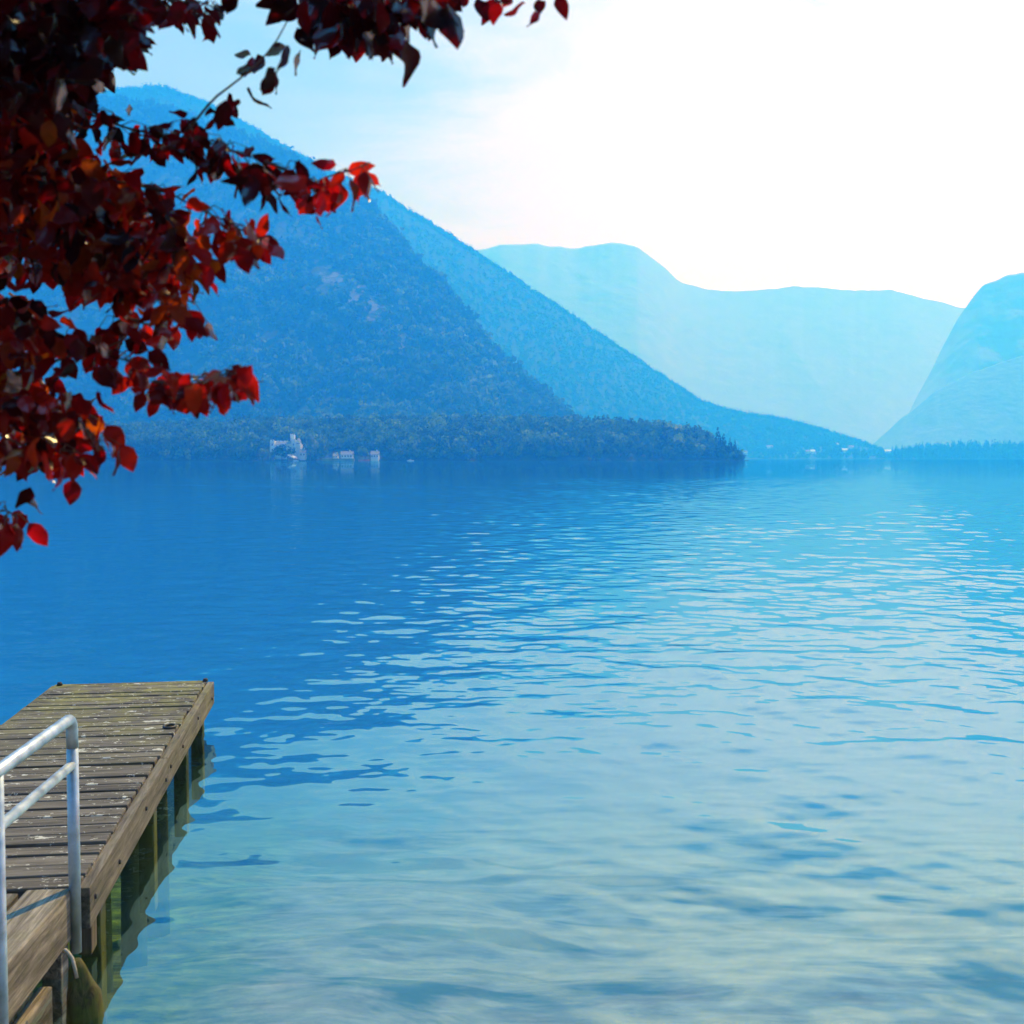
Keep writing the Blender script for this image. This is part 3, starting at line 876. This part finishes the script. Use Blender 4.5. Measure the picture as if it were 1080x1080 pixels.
# ------------------------------------------------------------------ lake
# waves near the jetty are real geometry; the sheet gets coarser with distance
nth, nr_ = 820, 1500
th = np.linspace(R(-37), R(37), nth)
rr = 2.4 * (170.0 / 2.4) ** np.linspace(0, 1, nr_)
TH, RR = np.meshgrid(th, rr)
X = RR * np.sin(TH); Y = RR * np.cos(TH)
Z = np.zeros_like(X); Z2 = np.zeros_like(X)
wr = np.random.default_rng(21)
NW = 96
for i in range(NW):
    lam = 0.14 * (1.9 / 0.14) ** wr.uniform(0, 1)
    ang = wr.normal(0, 1.15) + R(-84)        # crests run roughly across the view
    slope = 0.039 * (lam / 0.5) ** -0.20 / math.sqrt(NW / 2)
    kx, ky = math.cos(ang) * 2 * math.pi / lam, math.sin(ang) * 2 * math.pi / lam
    a = slope / (2 * math.pi / lam)
    ph = wr.uniform(0, 6.283)
    # waves too short for the mesh at this distance fade out
    cell = RR * (math.log(170 / 2.4) / nr_) * 2.2
    fade = np.clip((lam / cell - 1) / 1.5, 0, 1)
    Z += a * np.sin(kx * X + ky * Y + ph + 0.9 * pn2(X * 0.35 / lam ** 0.5 + i, Y * 0.35 / lam ** 0.5)) * fade
env = 0.75 + 0.9 * np.clip(0.5 + fbm(X / 7.0 + 4, Y / 9.0, 3), 0, 1)
env *= 0.42 + 0.58 * np.clip((X + 0.30 * Y + 1.0) / 4.0, 0, 1)        # calmer in the lee of the jetty
env *= np.clip((170 - RR) / 60, 0, 1) * np.clip((R(37) - np.abs(TH)) / R(2), 0, 1)
Z *= env
chop = np.clip(0.25 + 0.75 * (RR - 10) / 60, 0.2, 1.0)
# drifting ripple lines that catch the light far out on the left
def band(xc0, yc0, xc1, yc1, wdt):
    d0 = np.array([xc1 - xc0, yc1 - yc0]); L = np.hypot(*d0); d0 /= L
    tt = (X - xc0) * d0[0] + (Y - yc0) * d0[1]; s_ = -(X - xc0) * d0[1] + (Y - yc0) * d0[0]
    return np.exp(-(s_ / wdt) ** 2) * np.clip(tt / 2, 0, 1) * np.clip((L - tt) / 6, 0, 1)
pa, pb = on_z(-40, 509, 0), on_z(470, 515, 0)
chop += 20.0 * band(pa[0], pa[1], pb[0], pb[1], 0.6)
near_v = np.stack([X, Y, Z], -1).reshape(-1, 3)
idx = np.arange(nth * nr_).reshape(nr_, nth)
f = np.stack([idx[:-1, :-1], idx[:-1, 1:], idx[1:, 1:], idx[1:, :-1]], -1).reshape(-1, 4)
# outer part of the same sheet: same angular columns near, then wide
outer_r = np.array([170, 260, 420, 700, 1100, 1800, 3000, 5000, 9000.0])
cols = np.arange(0, nth, 11); cols = np.append(cols, nth - 1) if cols[-1] != nth - 1 else cols
ov, of, oc = [], [], []
base = len(near_v)
th_o = np.concatenate([np.linspace(R(-180), R(-37), 40)[:-1], th[cols], np.linspace(R(37), R(180), 40)[1:]])
oi = {}
rs_all = np.concatenate([[0.0], [2.4], outer_r])
vo_list = []
def addv(r_, a_):
    vo_list.append((r_ * math.sin(a_), r_ * math.cos(a_), 0.0)); return base + len(vo_list) - 1
gridid = [[addv(r_, a_) for a_ in th_o] for r_ in rs_all[1:]]
cen = addv(0, 0)
i0, i1 = 39, 39 + len(cols) - 1
quads = []
for j in range(len(gridid) - 1):
    for i in range(len(th_o) - 1):
        if j == 0 and i0 <= i < i1: continue
        quads.append((gridid[j][i], gridid[j][i + 1], gridid[j + 1][i + 1], gridid[j + 1][i]))
for i in range(len(th_o) - 1):
    quads.append((cen, cen, gridid[0][i + 1], gridid[0][i]))
# the centre fan lies under the bank: drop it as triangles
quads = [q for q in quads if q[0] != q[1]]
allv = np.concatenate([near_v, np.array(vo_list)])
allf = np.concatenate([f, np.array(quads)])
# clip sheet sides to the haze box
allv[:, 0] = np.clip(allv[:, 0], HX0 + 20, HX1 - 20); allv[:, 1] = np.clip(allv[:, 1], HY0 + 20, HY1 - 20)
M['water'] = water_mat('lake_water', 0.010, 0.0)
water = mesh_np('water', allv, allf, M['water'], smooth=True)
at = water.data.attributes.new('chop', 'FLOAT', 'POINT')
at.data.foreach_set('value', np.concatenate([chop.ravel(), np.full(len(vo_list), 1.0)]).astype(np.float32))
tag(water, kind='structure')

# lake bed: shelving from the bank, then deep
nx, ny = 200, 220
gx = np.sign(np.linspace(-1, 1, nx)) * np.abs(np.linspace(-1, 1, nx)) ** 4 * 5100
gy = np.concatenate([np.linspace(-380, 0, 8), np.linspace(0.2, 16, 150), 16 * (8500 / 16) ** np.linspace(0.02, 1, ny - 158)])
GX, GY = np.meshgrid(gx, gy)
yy = np.clip(GY - 2.3, 0, None)
ys = yy - 3.0 + 0.8 * fbm(GX / 3.0, GY / 3.0, 3) * (np.abs(GX) < 60)
soft = np.where(ys > 20, ys, np.log1p(np.exp(np.clip(ys, -30, 20) * 1.3)) / 1.3)
GZ = -0.48 - 0.045 * np.minimum(yy, 30) - 0.21 * soft - 0.03 * np.clip(GX + 1, 0, 6)
GZ += fbm(GX * 0.8, GY * 0.8, 4) * 0.06 * (np.abs(GX) < 60) + fbm(GX * 3.1, GY * 3.1, 3) * 0.02 * (np.abs(GX) < 60)
GZ = np.maximum(GZ, -38)
idx = np.arange(GX.size).reshape(GX.shape)
f = np.stack([idx[:-1, :-1], idx[:-1, 1:], idx[1:, 1:], idx[1:, :-1]], -1).reshape(-1, 4)
tag(mesh_np('lake_bed', np.stack([GX, GY, GZ], -1).reshape(-1, 3), f, M['bed'], smooth=True), kind='structure')

# bank under the photographer
M['bank'] = simple_mat('gravel_bank', (0.22, 0.20, 0.16), 0.95, var=0.4, scale=12, bump_s=0.5)
mb = MB(); mb.box((0, -19, -0.15), (60, 42, 1.0), bevel=0.1); tag(mb.build('bank', M['bank']), kind='structure')

# ------------------------------------------------------------------ jetty
DZ = 0.32
JA = math.atan2(368 - 540, F)
fr_c = on_z(226, 717, DZ); fl_c = on_z(55, 721, DZ)
jd = np.array([math.sin(JA), math.cos(JA)]); jn = np.array([math.cos(JA), -math.sin(JA)])
JW = float(np.dot((fr_c - fl_c)[:2], jn))
JL = 4.36
jetty = empty('jetty', (fr_c[0], fr_c[1], 0.0), -JA)     # local x = right, y = away; origin at the far right corner
tag(jetty, 'weathered plank jetty on timber posts at the lower left', 'jetty')
mb = MB()
pitch_ = 0.1363; npl = 32
for i in range(npl):
    y = -pitch_ * (i + 0.5)
    mb.box((-JW / 2 - 0.012, y, DZ - 0.02 + random.uniform(-0.004, 0.003)), (JW - 0.07 + random.uniform(-0.02, 0.012), pitch_ - random.uniform(0.023, 0.034), 0.042),
           Matrix.Rotation(random.uniform(-0.007, 0.007), 4, 'Z') @ Matrix.Rotation(random.uniform(-0.012, 0.045), 4, 'X') @ Matrix.Rotation(random.uniform(-0.004, 0.004), 4, 'Y'), bevel=0.007, t=random.random())
mb.build('deck', M['deck'], jetty)
for sx, xo in ((1, -0.026), (-1, -JW + 0.026)):
    mb = MB()
    for (ya, yb) in ((0.0, -2.3), (-2.304, -JL + 0.02)):
        mb.box((xo, (ya + yb) / 2, DZ - 0.096), (0.048, abs(yb - ya), 0.165), bevel=0.006, t=random.random())
    mb.build('side_beam', M['stringer'], jetty)
mb = MB(); mb.box((-JW / 2, -0.025, DZ - 0.125), (JW - 0.11, 0.045, 0.15), bevel=0.004); mb.build('end_beam', M['stringer'], jetty)
for xj in (-0.30, -0.62, -0.95):
    mb = MB(); mb.box((xj, -JL / 2, DZ - 0.175), (0.06, JL - 0.14, 0.26), bevel=0.005); mb.build('light_block_joist', M['post'], jetty)  # added under the deck to block light seen through in the water
def jl(px, py, z):
    q = on_z(px, py, z); d_ = (q - fr_c)[:2]
    return float(np.dot(d_, jn)), float(np.dot(d_, jd))
for (yy_) in (-0.10, -0.98, -2.32, -3.75):
    for xx_ in (-0.115, -JW + 0.115):
        mb = MB(); mb.box((xx_, yy_, (DZ - 0.18 - 0.55) / 2 + 0.01), (0.085, 0.11, 0.55 + DZ - 0.16), bevel=0.006); mb.build('post', M['post'], jetty)
    mb = MB(); mb.box((-JW / 2, yy_ - 0.09, DZ - 0.21), (JW - 0.14, 0.06, 0.13), bevel=0.005); mb.build('cross_beam', M['post'], jetty)
for (yy_) in (-0.62, -1.55, -2.62):
    mb = MB()
    mb.tube([(-0.34, yy_, -1.7), (-0.335, yy_, -0.5), (-0.34, yy_, DZ - 0.2)], [0.085, 0.075, 0.065], 14, t=random.random()); mb.build('pile', M['pile'], jetty)
mb = MB(); mb.box((-0.03, -JL + 0.10, DZ - 0.23), (0.05, 0.10, 0.13), bevel=0.004); mb.build('bracket', M['post'], jetty)
M['dark_iron'] = simple_mat('dark_iron', (0.05, 0.045, 0.045), 0.6, 0.6, var=0.3)
for x_, y_ in ((-0.06, -0.05), (-JW + 0.07, -0.06)):
    mb = MB(); mb.tube([(x_, y_, DZ), (x_, y_, DZ + 0.022)], [0.022, 0.014], 10); mb.build('bolt', M['dark_iron'], jetty)
for yb_ in (-0.16, -0.98, -1.72, -2.22, -2.40, -3.05, -3.75, -4.25):
    mb = MB(); zb_ = DZ - 0.095 + random.uniform(-0.02, 0.02)
    mb.tube([(-0.004, yb_, zb_), (0.007, yb_, zb_)], [0.013, 0.010], 8); mb.build('bolt', M['dark_iron'], jetty)
mb = MB(); xk, yk = jl(179, 768, DZ)
ring = [(xk + 0.035 * math.cos(a), yk + 0.05 * math.sin(a), DZ + 0.012) for a in np.linspace(0, 2 * math.pi, 15)]
mb.tube(ring, 0.009, 6, cap=False); mb.build('mooring_ring', M['dark_iron'], jetty)

# ------------------------------------------------------------------ gangway from the bank to the jetty
GA = math.atan2(455 - 540, F)
g0 = on_z(73.0, 940, DZ)
gd = np.array([math.sin(GA), math.cos(GA)])
g0[:2] += gd * ((-JL - 0.012 - float(np.dot((g0 - fr_c)[:2], jd))) / float(np.dot(gd, jd)))
gang = empty('gangway', (g0[0], g0[1], 0.0), -GA)          # local y = away; beams run along y, right edge at x = 0
tag(gang, 'short gangway of broad bleached beams leading onto the jetty', 'gangway')
GL = 3.0
mb = MB(); mb.box((-0.085, -GL / 2, DZ - 0.10), (0.17, GL, 0.20), bevel=0.008, t=0.75, jit=0.002); mb.build('edge_beam', M['gang'], gang)
mb = MB()
for i in range(4):
    mb.box((-0.19 - 0.1 - i * 0.215, -GL / 2 - 0.012 - 0.069 * (0.29 + i * 0.215), DZ - 0.035 + random.uniform(-0.004, 0.004)), (0.195, GL, 0.07), bevel=0.008, t=random.random())
mb.build('plank', M['gang'], gang)
M['mossy'] = simple_mat('mossy_concrete', (0.14, 0.135, 0.07), 0.95, var=0.75, scale=22, bump_s=0.9)
wall = empty('retaining_wall', (g0[0], g0[1], 0.0), -GA)
tag(wall, 'mossy wall and low timber facing under the edge of the gangway', 'wall')
mb = MB(); mb.box((-0.55, -GL / 2 - 0.14, -0.32), (0.98, GL - 0.28, 0.86), bevel=0.012); mb.build('mossy_face', M['mossy'], wall)
mb = MB(); mb.box((-0.035, -GL / 2 - 0.11, -0.33), (0.05, GL - 0.22, 0.72), bevel=0.008, t=0.9); mb.build('timber_facing', M['gang'], wall)
mb = MB(); mb.box((-0.05, -0.06, -0.23), (0.075, 0.09, 0.68), bevel=0.006, t=0.6); mb.build('corner_post', M['gang'], wall)

# mooring pile with a scrap of rope
PD = 4.15
c = at_y(84, 1012, PD)
mp = empty('mooring_pile', (c[0], c[1], 0.0)); tag(mp, 'mossy worn mooring pile at the waterline below the handrail post', 'pile')
PZ = float(c[2])
mb = MB(); mb.tube([(0.04, -0.02, -0.75), (0.03, -0.01, -0.35), (0.016, 0, -0.05), (0.008, 0, 0.08), (0.0, 0.004, PZ - 0.09), (-0.008, 0.0, PZ - 0.03), (-0.012, 0, PZ)], [0.10, 0.085, 0.068, 0.058, 0.044, 0.030, 0.016], 22)
for v_ in mb.bm.verts:
    a_ = math.atan2(v_.co.y, v_.co.x)
    k_ = 1 + 0.10 * math.sin(3 * a_ + 11 * v_.co.z) + 0.07 * math.sin(5 * a_ - 23 * v_.co.z)
    v_.co.x *= k_; v_.co.y *= k_
mb.build('shaft', M['pile'], mp)
M['rope'] = simple_mat('pale_rope', (0.42, 0.35, 0.26), 0.9, var=0.3, scale=90)
mb = MB()
pts = [(-0.080, 0.06, PZ + 0.005), (-0.062, 0.03, PZ + 0.022), (-0.040, 0.0, PZ + 0.026), (-0.018, -0.02, PZ + 0.012), (-0.004, -0.034, PZ - 0.02), (0.004, -0.04, PZ - 0.05)]
mb.tube(pts, 0.0065, 7); mb.build('rope', M['rope'], mp)

# ------------------------------------------------------------------ handrail
hp = at_y(80, 1004, 4.55)
rail = empty('handrail', (hp[0], hp[1], hp[2]), -GA); tag(rail, 'pale galvanised tube handrail beside the gangway', 'handrail')
top = at_y(80, 757, 4.55)[2] - hp[2]
mid = at_y(80, 806, 4.55)[2] - hp[2]
TR = 0.0225
mb = MB()
far_pts = [(0, -2.4, top)] + [(0, -0.05 + 0.05 * math.sin(a), top - 0.05 + 0.05 * math.cos(a)) for a in np.linspace(0, math.pi / 2, 6)] + [(0, 0, top - 0.12)]
mb.tube(far_pts, TR, 16); mb.build('top_rail', M['steel'], rail)
mb = MB(); mb.tube([(0, -2.4, mid), (0, -TR + 0.004, mid)], TR * 0.82, 14); mb.build('middle_rail', M['steel'], rail)
for y in (0.0, -0.80, -1.6, -2.4):
    mb = MB(); mb.tube([(0, y, -0.35 if y else 0.0), (0, y, top - (0.118 if y == 0 else 0.01))], TR if y == 0 else TR * 0.98, 16); mb.build('post', M['steel'], rail)

# ------------------------------------------------------------------ copper-leaved tree leaning in from the left
tree = empty('copper_plum_tree', (-2.7, 0.9, 0.3))
tag(tree, 'copper red leaved tree whose branches hang in from the upper left', 'tree')
TO = np.array([-2.7, 0.9, 0.3])
lr = np.random.default_rng(5)

def leaf_template(r):
    L, Wd = 1.0, r.uniform(0.54, 0.70)
    bend = r.uniform(-0.3, 0.75); fold = r.uniform(0.0, 0.35); tw = r.uniform(-0.45, 0.45)
    rows_ = []
    for i, s_ in enumerate(np.linspace(0, 1, 8)):
        wv = Wd / 2 * (math.sin(math.pi * s_ ** 0.82) ** 0.85) * (1 if s_ < 0.98 else 0.0) if 0 < s_ < 1 else 0.006
        zb = -bend * s_ ** 2 * 0.6 + 0.03 * math.sin(6 * s_ + bend * 9)
        row = []
        for c_ in (-1, -0.5, 0, 0.5, 1):
            ww = wv * c_ * (1 + 0.05 * math.sin(17 * s_ + c_ * 3))
            zz_ = abs(ww) * fold + 0.05 * math.sin(9 * s_ + 2 * c_) * abs(c_)
            a_ = tw * s_
            row.append((ww * math.cos(a_) - zz_ * math.sin(a_), s_ * L, zb + ww * math.sin(a_) + zz_ * math.cos(a_)))
        rows_.append(row)
    v_ = np.array(rows_).reshape(-1, 3)
    id_ = np.arange(40).reshape(8, 5)
    f_ = np.stack([id_[:-1, :-1], id_[:-1, 1:], id_[1:, 1:], id_[1:, :-1]], -1).reshape(-1, 4)
    return v_, f_

temps = [leaf_template(lr) for _ in range(14)]
LV, LF, LT = [], [], []
nleaf = 0
def add_leaf(pos, axis, size, tn):
    """leaf growing from pos along axis"""
    global nleaf
    v_, f_ = temps[lr.integers(len(temps))]
    ax = axis / np.linalg.norm(axis)
    sd_ = np.cross(ax, lr.normal(size=3)); sd_ /= np.linalg.norm(sd_)
    nm = np.cross(sd_, ax)
    P_ = pos + ax * 0.012 + (v_[:, :1] * sd_ + v_[:, 1:2] * ax + v_[:, 2:3] * nm) * size
    LV.append(P_); LF.append(f_ + 40 * nleaf); LT.append(np.full(len(f_), tn)); nleaf += 1

twig_mb = MB()
def spray(path, depth, n, jit=14, size=(0.037, 0.055), droop=0.8, tint=(0.1, 0.7), rad=0.0018, tube=True, spread=0.10):
    P_ = np.array(path, float)
    d_ = depth if np.ndim(depth) else [depth, depth]
    L_ = np.concatenate([[0], np.cumsum(np.hypot(*np.diff(P_, axis=0).T))]); L_ /= L_[-1]
    def at(s_):
        return np.interp(s_, L_, P_[:, 0]), np.interp(s_, L_, P_[:, 1]), np.interp(s_, [0, 1], d_)
    if tube:
        pts_ = []
        for s_ in np.linspace(0, 1, 12):
            x_, y_, D_ = at(s_)
            pts_.append(at_y(x_ + 2.5 * math.sin(s_ * 11 + P_[0, 0]), y_ + 2.5 * math.cos(s_ * 9 + P_[0, 1]), D_))
        twig_mb.tube([Vector(q - TO) for q in pts_], list(np.linspace(rad * 1.5, rad * 0.55, 12)), 6, t=0.5)
    n = int(n * 1.75) if n > 10 else n
    for i in range(n):
        s_ = lr.uniform(0, 1) if n > 3 else (i + 0.7) / n
        x_, y_, D_ = at(s_)
        x_ += lr.normal() * jit; y_ += lr.normal() * jit * 0.7
        D_ += lr.normal() * spread
        pos = at_y(x_, y_, D_)
        ax = np.array([lr.normal() * 0.55, lr.normal() * 0.55, -droop + lr.normal() * 0.45])
        add_leaf(pos, ax, lr.uniform(*size), np.clip(lr.uniform(*tint), 0, 1))
        xt, yt, Dt = at(np.clip(s_ - 0.03, 0, 1))
        q0 = at_y(xt + 2.5 * math.sin(s_ * 11 + P_[0, 0]), yt + 2.5 * math.cos(s_ * 9 + P_[0, 1]), Dt)
        if tube and np.linalg.norm(q0 - pos) < 0.09:
            mid_ = (q0 + pos) / 2 + np.array([0, 0, 0.006])
            twig_mb.tube([Vector(q0 - TO), Vector(mid_ - TO), Vector(pos + ax / np.linalg.norm(ax) * 0.013 - TO)], [0.0011, 0.0009, 0.0008], 4, t=0.5)

# big mass in the corner, and unseen canopy added to shade its leaves
def mass(poly, n, d0, d1, tint=(0.0, 0.6), size=(0.05, 0.072)):
    P_ = np.array(poly, float); cnt = 0
    x0, y0 = P_.min(0); x1, y1 = P_.max(0)
    while cnt < n:
        x_, y_ = lr.uniform(x0, x1), lr.uniform(y0, y1)
        ins = False; j = len(P_) - 1
        for i in range(len(P_)):
            if (P_[i, 1] > y_) != (P_[j, 1] > y_) and x_ < (P_[j, 0] - P_[i, 0]) * (y_ - P_[i, 1]) / (P_[j, 1] - P_[i, 1]) + P_[i, 0]: ins = not ins
            j = i
        if not ins: continue
        pos = at_y(x_, y_, lr.uniform(d0, d1))
        ax = np.array([lr.normal() * 0.6, lr.normal() * 0.6, -0.7 + lr.normal() * 0.45])
        add_leaf(pos, ax, lr.uniform(*size), np.clip(lr.uniform(*tint), 0, 1)); cnt += 1

mass([(-420, -420), (640, -420), (600, -70), (300, -60), (165, -40), (150, 15), (135, 55), (90, 75), (55, 85), (0, 95), (-420, 500)], 3000, 1.9, 3.4)
mass([(-420, -900), (720, -900), (640, -260), (500, -110), (300, -80), (100, -80), (-420, -80)], 3800, 2.5, 4.6)  # out of view, added to keep sun off the hanging leaves
mass([(100, -420), (520, -420), (470, -70), (200, -60)], 900, 2.5, 3.8)  # more unseen canopy, added between the sun and the leaves
mass([(-40, -20), (140, -20), (146, 30), (120, 60), (70, 85), (-40, 110)], 850, 1.9, 2.7, (0.0, 0.4), (0.045, 0.066))  # darker tint range paints the corner's shade into the leaves
mass([(-40, 110), (60, 105), (80, 140), (130, 175), (170, 200), (200, 230), (210, 270), (170, 300), (100, 300), (40, 280), (-40, 270)], 1050, 2.0, 2.8, (0.0, 1.0), (0.039, 0.058))
mass([(-40, 300), (40, 310), (60, 350), (40, 400), (90, 430), (95, 470), (40, 480), (-40, 470)], 470, 2.0, 2.7, (0.05, 1.0), (0.038, 0.057))
# hanging sprays
spray([(60, 110), (140, 135), (215, 150), (280, 172), (330, 192)], [2.4, 2.15], 75, 15, tint=(0.0, 0.5))
spray([(280, 172), (330, 190), (372, 182), (388, 170)], [2.15, 2.1], 16, 8, tint=(0.3, 0.8))
spray([(110, 190), (180, 205), (240, 232), (285, 268)], [2.3, 2.1], 44, 13, tint=(0.25, 0.95))
spray([(90, 215), (150, 255), (205, 285)], [2.3, 2.15], 44, 16, tint=(0.3, 1.0))
spray([(60, 235), (120, 300), (170, 312), (205, 318)], [2.35, 2.15], 40, 13, tint=(0.3, 0.95))
spray([(195, 140), (222, 108), (250, 86), (285, 50), (320, 2)], [2.2, 2.15], 0, 5)
for q, nn in (((238, 98), 4), ((268, 52), 3), ((288, 66), 3), ((305, 42), 3), ((310, 20), 3), ((222, 112), 3), ((252, 84), 2), ((207, 122), 6), ((198, 140), 5)):
    spray([q, (q[0] + 6, q[1] + 3)], 2.18, nn, 4, tint=(0.0, 0.35), tube=False)
spray([(300, -12), (360, -8), (420, -2), (465, -12)], [2.2, 2.1], 40, 9, (0.052, 0.075), tint=(0.05, 0.5))
spray([(352, 0), (375, 12), (400, 20), (430, 10)], [2.2, 2.1], 20, 7, (0.055, 0.08), tint=(0.05, 0.45))
for q in ((383, 18), (396, 30), (412, 26), (438, 14), (452, 6), (372, 8), (425, 34)):
    spray([q, (q[0] + 5, q[1])], 2.05, 1, 3, (0.062, 0.08), tint=(0.0, 0.35), tube=False)
spray([(470, -14), (520, -10), (560, -4), (600, -12)], [2.2, 2.1], 5, 6, tint=(0.2, 0.6))
for q in ((496, -6), (538, -4), (562, 8), (580, -8), (548, 0)):
    spray([q, (q[0] + 5, q[1])], 2.15, 1, 2, tint=(0.15, 0.5), tube=False)
spray([(150, -10), (175, -2), (205, 4), (228, 8)], [2.3, 2.2], 20, 7, tint=(0.1, 0.6))
spray([(245, -25), (255, -15)], 2.2, 2, 3, tint=(0.0, 0.2), tube=False)
spray([(0, 330), (60, 350), (115, 372), (180, 400), (238, 398), (262, 386)], [2.4, 2.1], 62, 10, tint=(0.25, 0.85))
spray([(160, 405), (215, 402), (255, 392)], [2.15, 2.1], 20, 7, tint=(0.25, 0.7))
spray([(50, 385), (90, 372), (130, 360), (140, 350)], [2.3, 2.2], 12, 10, tint=(0.1, 0.5))
spray([(-20, 400), (40, 420), (80, 440), (100, 465)], [2.3, 2.1], 56, 16, tint=(0.3, 0.95))
spray([(-20, 455), (30, 470), (70, 478), (100, 482)], [2.3, 2.1], 24, 12, tint=(0.3, 0.9))
spray([(-30, 530), (0, 538), (20, 546)], [2.2, 2.1], 14, 9, (0.042, 0.055), tint=(0.3, 0.7))
spray([(20, 500), (38, 515)], 2.2, 3, 5, tint=(0.1, 0.3), tube=False)
spray([(120, 335), (160, 340), (200, 330)], [2.25, 2.15], 16, 9, tint=(0.3, 0.8))

# limbs and trunk
limb_mb = MB()
def limb(pts_, r0, r1):
    ps = [Vector(np.array(q) - TO) for q in pts_]
    limb_mb.tube(ps, list(np.linspace(r0, r1, len(ps))), 9)
limb([(-2.7, 0.9, 0.1), (-2.66, 0.92, 1.0), (-2.6, 0.98, 1.8), (-2.5, 1.1, 2.5), (-2.45, 1.2, 3.3), (-2.3, 1.3, 4.2)], 0.13, 0.05)
limb([(-2.6, 0.98, 1.8), (-2.2, 1.35, 2.3), (-1.7, 1.8, 2.55), tuple(at_y(-60, 60, 2.4)), tuple(at_y(60, 110, 2.4))], 0.05, 0.006)
limb([(-2.5, 1.1, 2.5), (-1.9, 1.5, 3.0), (-1.2, 1.9, 3.2), tuple(at_y(-20, -60, 2.4)), tuple(at_y(150, -60, 2.3)), tuple(at_y(300, -40, 2.2)), tuple(at_y(470, -25, 2.2))], 0.045, 0.004)
limb([(-2.2, 1.35, 2.3), (-1.7, 1.9, 2.25), tuple(at_y(-80, 260, 2.4)), tuple(at_y(0, 330, 2.4))], 0.03, 0.004)
limb([(-1.7, 1.8, 2.55), tuple(at_y(-60, 170, 2.4)), tuple(at_y(60, 200, 2.35)), tuple(at_y(110, 190, 2.3))], 0.02, 0.004)
limb([(-1.7, 1.9, 2.25), tuple(at_y(-90, 380, 2.35)), tuple(at_y(-20, 400, 2.3))], 0.018, 0.004)
limb([(-2.45, 1.2, 3.3), (-1.8, 1.7, 3.7), (-1.0, 2.2, 3.8), (-0.4, 2.5, 3.75)], 0.04, 0.006)
limb_mb.build('trunk', M['bark'], tree)
twig_mb.build('twig', M['twig'], tree)
V_ = np.concatenate(LV) - TO
mesh_np('crown', V_, np.concatenate(LF), M['red_leaf'], tree, smooth=True, tint=np.concatenate(LT))

# ------------------------------------------------------------------ render settings
vs = scene.view_settings
vs.view_transform = 'Standard'; vs.look = 'None'; vs.gamma = 1.0; vs.exposure = 0.12
scene.render.engine = 'CYCLES'
cy = scene.cycles
cy.use_denoising = True
try: cy.denoiser = 'OPENIMAGEDENOISE'
except Exception: pass
cy.max_bounces = 10; cy.transparent_max_bounces = 16; cy.volume_bounces = 5
cy.diffuse_bounces = 3; cy.glossy_bounces = 4; cy.transmission_bounces = 6
cy.caustics_reflective = False; cy.caustics_refractive = False
cy.sample_clamp_indirect = 6.0
